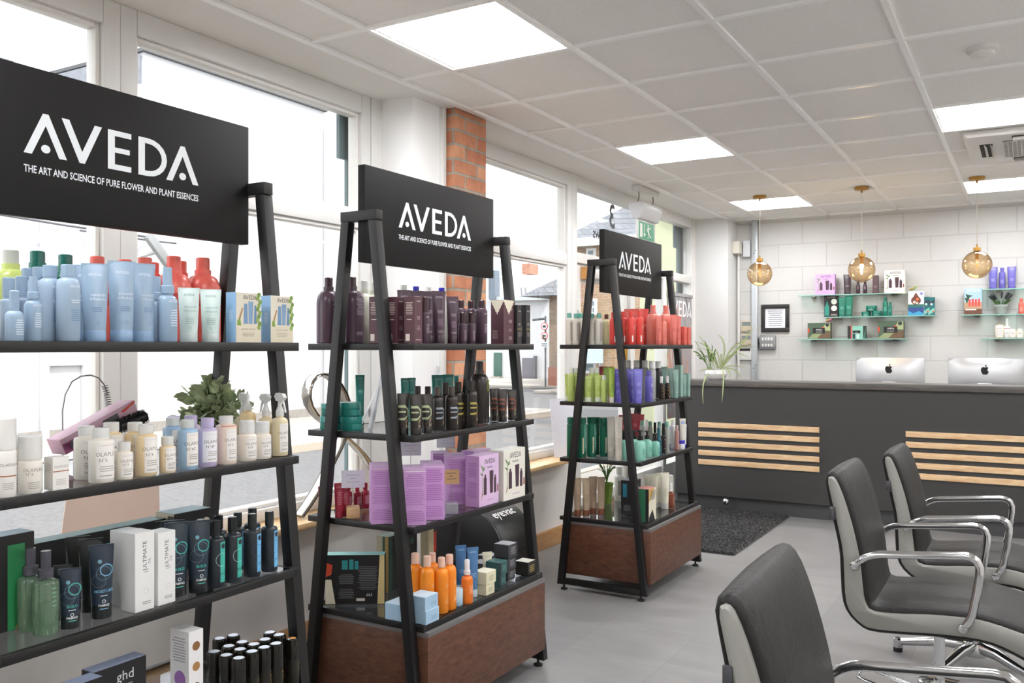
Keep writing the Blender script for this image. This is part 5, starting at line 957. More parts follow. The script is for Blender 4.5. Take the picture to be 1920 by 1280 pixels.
 'f_tspray': (lambda: bottle(.15, .0155, '1f5f6b', .05, .008, '2a6a76', .014, [micro(0, .02, 8, '5f9fa8', .018)]), .15, 'mist_bottle', 'slim dark teal spray bottle', 'bottle'),
 'f_blk': (lambda: bottle(.185, .018, '1e1a1c', .07, .010, '151515', .012, [('O', .006 * math.sin(k * 2.1), .012 + k * .009, .003, ('d9d5d0', 'c56a9c')[k % 2]) for k in range(10)]), .185, 'mist_bottle', 'black patterned spray bottle', 'bottle'),
 'f_sgb': (lambda: bottle(.19, .0175, 'a6ada2', .032, .0125, '7fae9f', .012, [micro(0, .03, 12, '868e82', .02)]), .19, 'shampoo_bottle', 'grey-green bottle with sage cap', 'bottle'),
 'f_wht': (lambda: bottle(.19, .018, 'e3e4e6', .03, .0125, 'f0f0f0', .012, [micro(0, .05, 10, 'a5a8b0', .02)]), .19, 'shampoo_bottle', 'slim white bottle', 'bottle'),
 'f_whbl': (lambda: bottle(.19, .018, 'e3e0e2', .035, .0125, '2b2aa8', .012, [micro(0, .05, 10, 'a5a8b0', .02)]), .19, 'shampoo_bottle', 'slim pale bottle with blue cap', 'bottle'),
 'f_ros': (lambda: bottle(.16, .015, 'b98a84', .03, .010, 'c9b0aa', .010), .16, 'serum_bottle', 'slim dusty pink bottle', 'bottle'),
 'f_wbt': (lambda: tube_(.17, .044, .032, 'dfe4ea', '2a2ba8', .022, [('B', -.014, .014, .13, .155, '9fb4d8'), micro(0, .05, 6, 'b5bccb', .026)]), .17, 'cream_tube', 'white tube with royal blue base', 'tube'),
 'f_crt': (lambda: tube_(.19, .042, .032, 'e3dfd3', '2a2ba8', .028, [('B', -.012, .012, .155, .175, '9fb4d8')]), .19, 'cream_tube', 'tall ivory tube with blue base', 'tube'),
 'f_bjar': (lambda: jar(.06, .026, 'f0f0f2', '2f2db0', .022), .06, 'mask_jar', 'white jar with royal blue lid', 'jar'),
 'f_tan': (lambda: tube_(.165, .036, .03, 'a8937c', '7a4a38', .026, [micro(0, .06, 8, '8f7a64', .02)], wt=.038), .165, 'cream_tube', 'tan beige tube with brown cap', 'tube'),
 'f_whb': (lambda: bottle(.165, .0235, 'e3e0d8', .035, .0145, 'ecebe6', .016, [('B', -.024, -.006, .03, .1, '8f8c88'), micro(.006, .05, 5, 'b5b2aa', .02)]), .165, 'shampoo_bottle', 'white bottle with grey label', 'bottle'),
 'f_whl': (lambda: bottle(.225, .036, 'e6e3da', .03, .0165, 'ecebe6', .03, [('B', -.034, -.008, .05, .16, '9a9794')]), .225, 'salon_bottle', 'large ivory litre bottle', 'bottle'),
 'f_crtb': (lambda: tube_(.165, .042, .03, 'e3dfcd', 'c9c9c4', .026, [micro(0, .06, 8, 'c5c0aa', .024)]), .165, 'cream_tube', 'ivory squeeze tube', 'tube'),
 'f_brn': (lambda: bottle(.115, .0195, '7d4028', .04, .010, 'ecebe8', .010, [micro(.004, .015, 6, 'c9a08c', .016, .008)]), .115, 'mist_bottle', 'brown spray bottle with white cap', 'bottle'),
 'f_boxb': (lambda: boxp(.09, .06, .155, '201f20', [('B', .0, .02, .085, .13, '2d7f94'), ('B', -.04, -.03, .05, .06, 'd5d5d5'), micro(0, .02, 5, '77777a', .06)], [('B', -.02, .0, .08, .14, '2d7f94'), micro(0, .02, 6, '77777a', .04)], top='9a9fa5'), .155, 'gift_box', 'black gift box with teal tubes printed', 'box'),
 'f_boxg': (lambda: boxp(.085, .06, .14, 'e2ddc8', [('P', [(-.0425, .08), (.02, .14), (-.0425, .14)], 'c9a25c'), ('P', [(-.04, .02), (.0, .05), (.03, .0), (-.04, .0)], '20201f')] + [('P', [(-.03 + k * .009, .09), (-.027 + k * .009, .09), (-.01 + k * .009, .13), (-.013 + k * .009, .13)], '2b2b29') for k in range(6)], [('B', -.03, .03, 0, .14, '2a6a4c'), ('B', .015, .03, 0, .14, '1f1e1e')], top='c98a80'), .14, 'gift_box', 'cream and green patterned gift box', 'box'),
 'f_boxl': (lambda: boxp(.19, .06, .175, 'dfdcd0', [('P', [(-.09, .12), (-.05, .17), (-.06, .08)], 'c8392c'), ('P', [(-.05, .17), (.05, .17), (.02, .04), (-.03, .08)], '2a2a29')] + [('P', [(-.03 + k * .012, .07), (-.027 + k * .012, .07), (.02 + k * .012, .16), (.017 + k * .012, .16)], 'e8e5da') for k in range(7)] + [('P', [(-.08, .0), (.06, .0), (.0, .06)], 'c9ae7a'), ('B', -.05, .05, .055, .09, '1b1b1b'), ('B', -.04, .04, .072, .0745, 'c9c9c6'), ('B', -.025, .02, .063, .065, 'c9c9c6')], (), top='d5d8dc'), .175, 'gift_box', 'cream gift box with black stripes', 'box'),
 # wall shelves
 'w_lil': (lambda: boxp(.15, .05, .165, 'b48ac2', gift(.15, .165, 'cfa9d6', '6a4a74')), .165, 'gift_box', 'lilac gift set', 'box'),
 'w_crm': (lambda: boxp(.145, .06, .175, 'ebe8e2', gift(.145, .175, 'edeae4', '55505a')), .175, 'gift_box', 'white gift set with bottle picture', 'box'),
 'w_pt': (lambda: tube_(.16, .062, .04, '3f3036', '3a2b31', .02, [('A', .006, 0, .14, '8f8288'), micro(0, .06, 4, '8f8288', .03)]), .16, 'cream_tube', 'dark plum tube', 'tube'),
 'w_pb': (lambda: bottle(.15, .021, '3f2a34', .04, .014, '3a2430', .01, [micro(0, .05, 8, '9a8594', .026)]), .15, 'shampoo_bottle', 'dark plum bottle', 'bottle'),
 'w_pbox': (lambda: boxp(.048, .04, .16, '5b464b', [micro(0, .05, 5, '9a8890', .03)]), .16, 'serum_box', 'plum brown carton', 'box'),
 'w_blk': (lambda: boxp(.105, .03, .172, '22201f', [('P', [(-.048, .01), (-.014, .01), (-.014, .08), (-.024, .1), (-.024, .12), (-.034, .12), (-.036, .1), (-.048, .08)], '2f8a7c'), ('O', .022, .12, .022, 'e3e0da'), ('O', .022, .068, .022, 'e3e0da'), micro(0, .15, 3, 'b5b0ab', .08), ('A', .011, .022, .012, 'e3e0da')]), .172, 'display_card_box', 'black carton with two white circles', 'box'),
 'w_tt': (lambda: tube_(.155, .058, .036, '1d7a66', '186b5a', .02, [('A', .006, 0, .138, '6fb8a8'), micro(0, .06, 5, '6fb8a8', .03)]), .155, 'cream_tube', 'emerald green tube', 'tube'),
 'w_jar': (lambda: jar(.045, .041, '1a7060', '1d7a68', .018, [('R', 0, .02, .008, .001, '8fc5b8'), micro(.0, .006, 3, '8fc5b8', .05)]), .045, 'mask_jar', 'emerald green jar', 'jar'),
 'w_tb': (lambda: bottle(.155, .02, '1d7a66', .028, .012, '1d7a66', .02, [micro(0, .04, 8, '6fb8a8', .026)]), .155, 'shampoo_bottle', 'emerald green bottle', 'bottle'),
 'w_drop': (lambda: boxp(.115, .04, .195, 'e6e6ea', [('B', -.0575, .0575, 0, .065, '2f4f8c'), ('P', [(-.0575, 0), (.0575, 0), (.0575, .015), (.02, .035), (-.02, .018), (-.0575, .04)], '3fa0cc'), ('B', -.0575, .0575, .065, .09, '2d6f68')] + [('P', [(.036 * math.sin(a * PI / 10) * (1 if a else 0), .12 - .034 * math.cos(a * PI / 10)) for a in range(-10 + 2, 9)] + [(0, .185)], '6a3b30'), ('O', .01, .13, .012, 'd5703f'), ('O', -.012, .108, .011, 'e3cfc0'), ('O', .008, .1, .009, 'd9d5cf'), ('B', .03, .05, .165, .185, '8a90c0')]), .195, 'campaign_box', 'white box with water-drop picture', 'box'),
 'w_swirl': (lambda: boxp(.044, .04, .14, '1f6b6e', [('P', [(-.022, .0), (.022, .03), (.022, .06), (-.022, .03)], '7fc5b8'), ('P', [(-.022, .07), (.022, .10), (.022, .12), (-.022, .1)], '2a3b4c'), ('O', 0, .085, .009, 'c9e0d8'), ('O', .012, .03, .007, 'd5703f')]), .14, 'gift_box', 'teal swirl-pattern carton', 'box'),
 'w_camo': (lambda: boxp(.185, .06, .135, '4d5a48', camo(.185, .135)), .135, 'gift_box', 'green camouflage-pattern gift box', 'box'),
 'w_smal': (lambda: boxp(.14, .05, .105, '2b2b2b', [('B', -.045, -.035, 0, .105, 'd5665c'), ('B', -.033, .05, 0, .105, '86bfae'), ('B', -.03, .03, .045, .068, '1c1c1c'), micro(0, .05, 1, 'd5d5d5', .03), ('P', [(-.03, 0), (-.01, 0), (-.01, .04), (-.03, .04)], '1f3b44'), ('P', [(.0, 0), (.02, 0), (.02, .038), (.0, .038)], 'c9dcd8'), ('P', [(.05, 0), (.07, 0), (.07, .1)], '3b6a5c')]), .105, 'gift_box', 'small teal and black gift box', 'box'),
 'w_vt': (lambda: tube_(.17, .062, .04, '6560b2', '5b56a8', .02, [('A', .006, 0, .15, 'a9a6e0'), micro(0, .06, 5, 'a9a6e0', .03)]), .17, 'cream_tube', 'violet tube', 'tube'),
 'w_vb': (lambda: bottle(.16, .022, '6560b2', .026, .013, '6560b2', .016, [micro(0, .04, 7, 'a9a6e0', .026)]), .16, 'shampoo_bottle', 'violet bottle', 'bottle'),
 'w_isl': (lambda: boxp(.115, .05, .19, 'a9c9dc', [('B', -.0575, .0575, 0, .09, 'b59478'), ('B', -.0575, .0575, .0, .04, '6b4638'), ('A', .022, .0, .165, 'e8eef2'), ('P', [(-.05, .15), (-.0, .135), (-.04, .125)], '2b4a3a'), ('P', [(-.055, .12), (-.02, .13), (-.04, .08)], '35553f')] + [('B', -.03 + k * .02, -.015 + k * .02, .06, .11 + .004 * (k % 2), 'd8524a') for k in range(4)] + [('B', -.05, .02, .032, .04, 'e8dfd6')]), .19, 'campaign_box', 'box with beach and red bottle picture', 'box'),
 'w_sal': (lambda: bottle(.12, .02, 'dd6a5c', .026, .012, 'dd6a5c', .014, [micro(0, .02, 7, 'f0b5ac', .024)]), .12, 'shampoo_bottle', 'salmon red bottle', 'bottle'),
 'w_ol': (lambda: bottle(.10, .030, 'e8dcc0', .002, .02, 'e0ddd4', .003, [('B', -.025, .025, .008, .09, 'f0ece6'), micro(0, .02, 5, 'a8988c', .04, .012)]), .10, 'treatment_bottle', 'cream bottle with white label', 'bottle'),
 'w_os': (lambda: bottle(.15, .021, 'e9e9e8', .055, .01, 'f2f2f2', .006, [('B', -.02, .02, .072, .076, 'a5503c'), micro(0, .03, 4, 'b5b0aa', .03)]), .15, 'foam_bottle', 'tall white bottle with copper line', 'bottle'),
 'w_oj': (lambda: bottle(.07, .024, 'e6dfcc', .012, .018, 'e8e6e0', .003, [('B', -.02, .02, .008, .05, 'f0ece6'), micro(0, .018, 3, 'a8988c', .03, .01)]), .07, 'treatment_bottle', 'short cream bottle with clear cap', 'bottle'),
}
_proto = {}
def parts_of(kind):
    if kind not in _proto: _proto[kind] = K[kind][0]()
    return _proto[kind]
SUB = {'lettering': 'body', 'side_print': 'carton', 'lid_face': 'carton', 'cap_disc': 'cap'}
def put(kind, loc, rz, scale, label, group):
    _, h, nm, desc, cat = K[kind]
    t = thing(nm, label, cat, loc, rz, group); t.scale = (scale,) * 3; made = {}
    for pn, me in parts_of(kind):
        par = made.get(SUB.get(pn, '')) or (made.get('carton') if pn == 'lettering' else None) or t
        made.setdefault(pn, link(pn, me, par))
    return t
SHN = {0: 'top shelf', 1: 'second shelf', 2: 'third shelf', 3: 'bottom tray'}; STN = {1: 'nearest stand', 2: 'middle stand', 3: 'farthest stand'}
ORD = ['leftmost', 'second from left', 'third from left', 'fourth from left', 'fifth from left', 'sixth from left', 'seventh from left', 'eighth from left', 'ninth from left', 'tenth from left', 'eleventh from left', 'twelfth from left', 'thirteenth from left', 'fourteenth from left', 'fifteenth from left']
def radius_of(kind):
    mx = 0; mnx = 9
    me = parts_of(kind)[0][1]; xs = [v.co.x for v in me.vertices]; ys = [v.co.y for v in me.vertices if v.co.z < K[kind][1] * .6]
    return max(xs) , max(ys)
R = math.radians; VIEW = {1: R(-42), 2: R(-55), 3: R(-66)}   # stock is turned a little towards the shop floor
def shelf_row(st, sh, items, rz=PI / 2):
    """items: (kind, u of its centre in the photograph, depth behind the shelf's front edge, v of its top, extra turn)"""
    dx, dy = ST[st]; z = SHELVES[sh] + .0005; xf = (XFT if sh == 3 else XF) + dx; ylo, yhi = Y0 + dy + .003, Y1 + dy - .003; L = []
    for it in items:
        kind, u, d, vt = it[:4]; turn = it[4] if len(it) > 4 else 0; cat_ = K[kind][4]; turn += 0 if cat_ in ('box', 'spray can', 'jar') else (.72 if cat_ == 'tube' else .3) * VIEW[st]; zb = z + (it[5] if len(it) > 5 else 0)
        p = pt(u, X=xf - d); dep = depth(p.x, p.y); h = H + (650 - vt) * dep / F - zb; k = h / K[kind][1]
        k = min(1.3, max(.75, k)); k = round(k * 50) / 50
        a, b = radius_of(kind); L.append(dict(kind=kind, x=p.x, y=p.y, k=k, a=a * k, b=b * k, turn=turn, zb=zb, u=u))
    for _ in range(60):   # settle neighbours that would touch
        for i, p in enumerate(L):
            for q in L[i + 1:]:
                if abs(p['zb'] - q['zb']) > .02: continue
                ex = p['b'] + q['b'] + .001; ey = p['a'] + q['a'] + .001
                if abs(p['turn']) > .4 or abs(q['turn']) > .4: ex = ey = (ex + ey) / 2 * 1.05
                ddx, ddy = q['x'] - p['x'], q['y'] - p['y']; ox, oy = ex - abs(ddx), ey - abs(ddy)
                if ox > 0 and oy > 0:
                    if K[p['kind']][4] in ('bottle', 'spray can', 'jar') and K[q['kind']][4] in ('bottle', 'spray can', 'jar') and math.hypot(ddx, ddy) > (ex + ey) / 2: continue
                    if oy < ox * 1.3: s = math.copysign(oy / 2, ddy or 1); p['y'] -= s; q['y'] += s
                    else: s = math.copysign(ox / 2, ddx or 1); p['x'] -= s; q['x'] += s
        for p in L:
            p['y'] = min(yhi - p['a'], max(ylo + p['a'], p['y'])); p['x'] = min(xf - p['b'] - .002, max(XBk + dx + p['b'] + .003, p['x']))
    for p in L:
        if p['zb'] > z + .01:   # upper item of a stack follows the one beneath
            lo = min((q for q in L if q['zb'] < p['zb'] - .01), key=lambda q: abs(q['y'] - p['y']) + abs(q['x'] - p['x']) + (9 if abs(q['zb'] - p['zb']) > .07 else 0)); p['zb'] = lo['zb'] + K[lo['kind']][1] * lo['k'] + .001
            p['x'] += (lo['x'] - p['x']) * .8; p['y'] += (lo['y'] - p['y']) * .6
    kinds = {}
    for p in L:
        p['u2'] = 960 + F * (C * p['x'] + S * p['y']) / depth(p['x'], p['y']); kinds.setdefault(K[p['kind']][3], []).append(p)
    for desc, ps in kinds.items():
        ps.sort(key=lambda p: p['u2']); n = len(ps)
        for i, p in enumerate(ps):
            pos = '' if n == 1 else (', %s' % (ORD[i] if n > 2 else ('left one', 'right one')[i]))
            if n > 1 and i == n - 1 and n > 2: pos = ', rightmost'
            put(p['kind'], (p['x'], p['y'], p['zb']), rz + p['turn'], p['k'], '%s%s, %s of %s' % (desc, pos, SHN[sh], STN[st]), '%s on the %s of the %s' % (desc, SHN[sh], STN[st]) if n > 1 else None)
# ---------------- nearest stand
shelf_row(1, 0, [
 ('lime_l', 20, .36, 468), ('bl_slim', 16, .12, 521), ('bl_slim', 40, .13, 518), ('bl_spray_s', 27, .03, 545), ('bl_spray', 62, .04, 517), ('bl_bottle', 54, .20, 503), ('bl_bottle', 74, .15, 501),
 ('bl_bottle', 96, .08, 498), ('bl_bottle', 125, .04, 497), ('green_l', 88, .40, 474), ('green_l', 148, .42, 479), ('bl_tube', 158, .14, 496), ('bl_tube', 178, .05, 494), ('red_l', 203, .42, 484),
 ('bl_tube', 228, .05, 491, R(8)), ('bl_tube', 269, .06, 496, R(20)), ('bl_spray', 294, .12, 518), ('bl_spray', 313, .04, 498), ('red_l', 258, .42, 488), ('red_l', 290, .35, 486), ('red_l', 318, .44, 494), ('red_l', 340, .34, 483),
 ('red_l', 361, .44, 491), ('red_l', 388, .40, 488), ('mint_tube', 354, .05, 540), ('mint_tube', 395, .05, 543, R(-8)), ('bl_box', 457, .03, 550), ('bl_box', 520, .03, 555)])
shelf_row(1, 1, [
 ('o_foam', 10, .03, 784), ('o_sm', 27, .09, 815), ('o_n6', 57, .035, 817), ('o_box', 106, .03, 855), ('o_n5', 162, .12, 798), ('o_n5', 190, .04, 802), ('o_sm', 233, .035, 828), ('o_n4', 219, .14, 791), ('o_n4', 243, .12, 793),
 ('o_n4', 274, .045, 796), ('o_sm4', 314, .035, 818), ('o_4c', 324, .13, 783), ('o_4p', 326, .20, 779), ('o_4c', 352, .045, 785), ('o_4p', 358, .15, 779), ('o_4p', 389, .045, 782), ('o_n3', 424, .045, 780), ('o_jar', 463, .045, 788), ('o_jar', 492, .045, 790),
 ('o_noz', 462, .16, 735), ('o_trig', 481, .19, 735), ('o_trig', 511, .11, 735, R(180)), ('o_trig', 528, .05, 735)])
shelf_row(1, 2, [
 ('wildtall', 5, .16, 1005), ('mist', 54, .13, 1027), ('mist', 80, .08, 1030), ('blk_tube', 118, .13, 1062), ('fab_s', 131, .06, 1065), ('blk_tube', 150, .18, 1005), ('blk_tube', 168, .14, 1010), ('fab_b', 190, .07, 1020),
 ('wildlong', 180, .32, 985), ('ult', 236, .12, 993), ('ult', 258, .05, 995), ('ult', 300, .05, 995), ('fab_g', 325, .12, 976), ('blk_tube', 312, .18, 976), ('fab_g', 338, .07, 978), ('fab_g', 364, .05, 978), ('wildcube', 345, .30, 945), ('fabt', 380, .16, 972),
 ('fabt', 404, .05, 975), ('fabt', 406, .14, 967), ('fabt', 436, .05, 969), ('fabb', 447, .14, 960), ('fabb', 473, .05, 962), ('fabb', 472, .13, 953), ('fabb', 505, .05, 957)])
p_ = [(447.5, 1233), (424, 1227.5), (401, 1221), (472.5, 1220.5), (496.5, 1212.5), (517, 1206), (450, 1216.5), (428.5, 1210.5), (413.5, 1195.5), (435, 1191), (454, 1203), (476, 1207), (497, 1198), (507, 1185), (527, 1190)]
shelf_row(1, 3, [('can', u, XFT + ST[1][0] - pt(u, v, Z=SHELVES[3] + .150).x, v) for u, v in p_] + [('cangold', 545, .05, 1194)] + [('ghd', 125, .11, 1238), ('ghd', 214, .14, 1207), ('whtbox', 350, .10, 1136), ('whtlow', 22, .16, 1245)])
# ---------------- middle stand
shelf_row(2, 0, [
 ('pur_l', 603, .42, 519), ('pur_l', 654, .36, 520), ('crm_l', 681, .42, 526), ('crm_l', 700, .44, 530), ('marbox', 702, .18, 556), ('marbox', 738, .10, 556), ('marbox', 775, .03, 556), ('wht_cap', 757, .38, 534), ('blu_cap', 780, .36, 536), ('wht_cap', 803, .38, 537), ('blu_cap', 828, .36, 540),
 ('pur_tube', 762, .16, 545), ('pur_tube', 780, .14, 545), ('pur_tube', 799, .12, 546), ('pur_pump', 795, .035, 556), ('pur_tube', 823, .04, 545), ('pur_tube', 848, .05, 556), ('pur_b', 864, .12, 563), ('pur_b', 883, .11, 563), ('pur_b', 903, .05, 563), ('pur_s', 867, .03, 586), ('pur_s', 883, .03, 586),
 ('lacebox', 942, .06, 563), ('blkslim', 967, .035, 572), ('blkslim', 990, .035, 572)])
shelf_row(2, 1, [
 ('tealjar', 605, .40, 782), ('tealjar', 605, .40, 757, 0, .055), ('tealjar', 650, .36, 779), ('tealjar', 645, .36, 753, 0, .055), ('tealtube', 675, .42, 703), ('tealtube', 759, .34, 709), ('tealtube', 772, .34, 709), ('tealtub2', 820, .34, 703), ('tealtub2', 840, .34, 703), ('tealbot', 853, .40, 705), ('tealbot', 871, .42, 705),
 ('men_plain', 783, .16, 724), ('men_plain', 802, .16, 724), ('men_tube', 752, .06, 739), ('men_tube', 776, .03, 740), ('men_tube', 800, .03, 739), ('men_bot', 822, .06, 725), ('men_bot', 845, .03, 725), ('men_plain', 835, .12, 716), ('men_bot2', 864, .06, 716), ('men_bot2', 882, .03, 714), ('men_l', 899, .10, 678),
 ('men_rust', 927, .10, 728), ('men_rust', 942, .04, 730), ('men_rust', 960, .05, 730)])
shelf_row(2, 2, [
 ('redtube', 590, .44, 915), ('redtube', 618, .36, 909), ('redtube', 639, .36, 910), ('redbot', 655, .44, 906), ('redbot', 668, .42, 909), ('redbot', 685, .40, 905), ('lilbox', 722, .17, 870, R(-48)), ('lilbox', 772, .09, 874, R(-48)), ('lilbox', 806, .07, 868, R(-50)), ('lilbox', 826, .31, 848, R(-50)), ('lilbox', 853, .17, 852, R(-50)),
 ('lilgift', 904, .05, 852), ('lilgift', 893, .21, 842), ('crmgift', 951, .04, 840)], )
shelf_row(2, 3, [
 ('wildflat', 656, .40, 1040, R(-58)), ('wildside', 745, .40, 998), ('wildred', 805, .42, 990), ('orange', 779, .13, 1037), ('orange', 796, .08, 1042), ('orange', 811, .14, 1035), ('orange', 822, .045, 1046), ('orange', 841, .045, 1040),
 ('bluebox', 742, .11, 1122), ('bluebox', 789, .05, 1138), ('bluebox', 789, .05, 1112, 0, .05), ('bluejar', 857, .05, 1102), ('orange_s', 870, .03, 1050), ('bluetube', 864, .14, 1022), ('bluetube', 886, .06, 1025), ('crmbox', 909, .04, 1092), ('crmbox', 909, .04, 1070, 0, .04),
 ('crmtube', 915, .11, 1035), ('tealbox', 930, .07, 1075), ('tealbox', 930, .07, 1053, 0, .04), ('dkbox', 948, .08, 1065), ('dkbox', 948, .08, 1045, 0, .04), ('dkbox', 948, .08, 1022, 0, .08), ('dkbox', 905, .20, 1050), ('dkbox', 920, .25, 1030), ('goldbox', 985, .05, 1050)])
# ---------------- farthest stand
shelf_row(3, 0, [('f_crm', 1067, .44, 587), ('f_crm', 1074, .41, 587), ('f_crm', 1082, .40, 587), ('f_crm', 1090, .42, 587), ('f_crm', 1096, .35, 587), ('f_crm', 1112, .31, 587), ('f_crm', 1121, .28, 587), ('f_amb', 1123, .42, 590), ('f_amb', 1137, .25, 589), ('f_red', 1150, .18, 585), ('f_red', 1168, .13, 584), ('f_red', 1183, .08, 584), ('f_red', 1199, .05, 583),
 ('f_redt', 1178, .24, 580), ('f_redt', 1193, .22, 579), ('f_redt', 1208, .18, 579), ('f_sal', 1222, .12, 572), ('f_salt', 1235, .05, 592), ('f_sals', 1243, .04, 590), ('f_sal', 1249, .12, 572), ('f_salt', 1262, .06, 590), ('f_salt', 1271, .05, 593), ('f_salbox', 1281, .04, 612), ('f_salbox', 1289, .03, 614)])
shelf_row(3, 1, [('f_lim', 1063, .44, 702), ('f_limb', 1076, .42, 689), ('f_limb', 1084, .40, 689), ('f_lim', 1078, .40, 705), ('f_lim', 1091, .38, 705), ('f_lim', 1104, .34, 705), ('f_lim', 1118, .30, 703), ('f_limb', 1105, .34, 689), ('f_limb', 1117, .32, 689), ('f_limb', 1127, .26, 703), ('f_limt', 1136, .28, 689), ('f_limt', 1144, .18, 689),
 ('f_crim', 1130, .42, 687), ('f_crim', 1143, .42, 687), ('f_vt', 1153, .16, 692), ('f_vt', 1167, .12, 692), ('f_vt', 1184, .10, 692), ('f_vt', 1196, .035, 692), ('f_vb', 1216, .035, 694), ('f_can', 1180, .30, 675), ('f_can', 1193, .26, 676), ('f_can', 1207, .22, 676), ('f_can', 1222, .10, 676), ('f_canb', 1234, .12, 677),
 ('f_flor', 1240, .05, 705), ('f_flor', 1251, .04, 704), ('f_sage', 1246, .18, 688), ('f_sage', 1259, .10, 690), ('f_sage', 1266, .04, 692), ('f_sageb', 1273, .06, 684), ('f_sage', 1282, .04, 703), ('f_sageb', 1291, .03, 706)])
shelf_row(3, 2, [('f_grn', 1073, .44, 782), ('f_grn', 1084, .46, 782), ('f_grn', 1091, .39, 782), ('f_grn', 1107, .35, 782), ('f_grn', 1121, .36, 782), ('f_grn', 1133, .29, 782), ('f_clr', 1145, .24, 782), ('f_clr', 1156, .14, 782), ('f_clr', 1151, .38, 782), ('f_crim', 1167, .34, 778), ('f_crim', 1190, .30, 775), ('f_crim', 1201, .28, 777), ('f_mint', 1169, .14, 806), ('f_mint', 1189, .12, 806), ('f_mint', 1200, .04, 806), ('f_mint', 1214, .07, 806), ('f_mint', 1228, .04, 812),
 ('f_sgb', 1204, .24, 788), ('f_sgb', 1219, .20, 789), ('f_wht', 1212, .30, 786), ('f_tspray', 1235, .04, 802), ('f_sgb', 1236, .14, 790), ('f_blk', 1228, .18, 792), ('f_blk', 1244, .05, 793), ('f_sgb', 1250, .05, 790), ('f_wht', 1262, .08, 787), ('f_whbl', 1265, .16, 787), ('f_ros', 1269, .04, 797), ('f_wbt', 1276, .14, 792), ('f_bjar', 1277, .03, 825), ('f_crt', 1289, .045, 783), ('f_wbt', 1298, .05, 792)])
shelf_row(3, 3, [('f_tan', 1084, .45, 880), ('f_tan', 1098, .41, 878), ('f_tan', 1112, .40, 879), ('f_tan', 1127, .35, 880), ('f_whb', 1161, .44, 868), ('f_whl', 1178, .42, 853), ('f_boxb', 1183, .21, 898), ('f_boxg', 1211, .06, 902), ('f_crtb', 1216, .22, 890), ('f_crtb', 1227, .16, 888), ('f_crtb', 1238, .14, 887), ('f_crtb', 1246, .10, 886), ('f_brn', 1256, .08, 900), ('f_boxl', 1272, .23, 878, R(-58))])
# ================================================================== WALL SHELVES BEHIND THE COUNTER
GSH = glass_mat('pale_green_glass', (.80, .92, .88), .7, base=.06); GEDGE = mat('8fc0b4', .15, noise=.02)
WSH = [(-1.917, -.965, 1.868, 'upper left glass wall shelf'), (-1.686, -.732, 1.660, 'middle left glass wall shelf'), (-1.92, -.958, 1.4545, 'lower left glass wall shelf'), (-.371, .58, 1.877, 'upper right glass wall shelf'), (-.53, .42, 1.660, 'middle right glass wall shelf'), (-.38, .57, 1.4545, 'lower right glass wall shelf')]
for x0, x1, z, lab in WSH:
    t = thing('glass_shelf', lab + ' with small metal clips', 'shelf', ((x0 + x1) / 2, YB, z), group='glass wall shelves'); h = (x1 - x0) / 2
    part('glass_board', G().box(-h, h, -.15, -.002, -.008, 0), GSH, t, 0); part('edge', G().box(-h, h, -.1515, -.15, -.008, 0).box(-h - .001, -h, -.15, 0, -.008, 0), GEDGE, t, 0)
    for sx in (-h + .12, h - .12): part('clip', G().box(sx - .02, sx + .02, -.045, 0, -.022, -.008).box(sx - .012, sx + .012, -.04, 0, 0, .004), mat('8f8a80', .3, .8), t, bevel=.003)
def wrow(k, items, name):
    x0, x1, z, lab = WSH[k]; L = []
    for it in items:
        kind, u, vt = it[:3]; yy = it[3] if len(it) > 3 else 8.71; zb = z + .0006 + (it[4] if len(it) > 4 else 0); p = pt(u, Y=yy)
        s = ((H + (650 - vt) * depth(p.x, yy) / F) - zb) / K[kind][1]; s = round(min(1.35, max(.75, s)) * 50) / 50; L.append([kind, p.x, yy, zb, s])
    kinds = {}
    for p in L: kinds.setdefault(K[p[0]][3], []).append(p)
    for desc, ps in kinds.items():
        ps.sort(key=lambda p: p[1]); n = len(ps)
        for i, p in enumerate(ps):
            pos = '' if n == 1 else (', %s' % (ORD[i] if n > 2 else ('left one', 'right one')[i]))
            put(p[0], (p[1], p[2], p[3]), it[5] if len(it) > 5 else 0, p[4], '%s%s, on %s' % (desc, pos, name), '%s on %s' % (desc, name) if n > 1 else None)
wrow(0, [('w_lil', 1548, 514), ('w_pt', 1589, 515), ('w_pb', 1609, 526), ('w_pb', 1622, 525), ('w_pbox', 1642, 516), ('w_crm', 1678, 507)], 'upper left wall shelf')
wrow(1, [('w_blk', 1559, 553, 8.73), ('w_tt', 1579, 558), ('w_tt', 1592, 555), ('w_jar', 1624, 584), ('w_jar', 1644, 583), ('w_jar', 1634, 573, 8.71, .0465), ('w_tb', 1660, 557), ('w_tb', 1669, 566), ('w_drop', 1718, 546), ('w_swirl', 1737, 557, 8.73), ('w_swirl', 1747, 557, 8.73)], 'middle left wall shelf')
wrow(2, [('w_camo', 1537, 605), ('w_smal', 1607, 611), ('w_camo', 1671, 602)], 'lower left wall shelf')
wrow(3, [('w_vt', 1862, 501), ('w_vb', 1879, 502), ('w_vt', 1897, 500)], 'upper right wall shelf')
wrow(4, [('w_isl', 1825, 541), ('w_sal', 1915, 559)], 'middle right wall shelf')
wrow(5, [('w_ol', 1874, 608), ('w_os', 1888, 597), ('w_oj', 1899, 616), ('w_oj', 1912, 616)], 'lower right wall shelf')
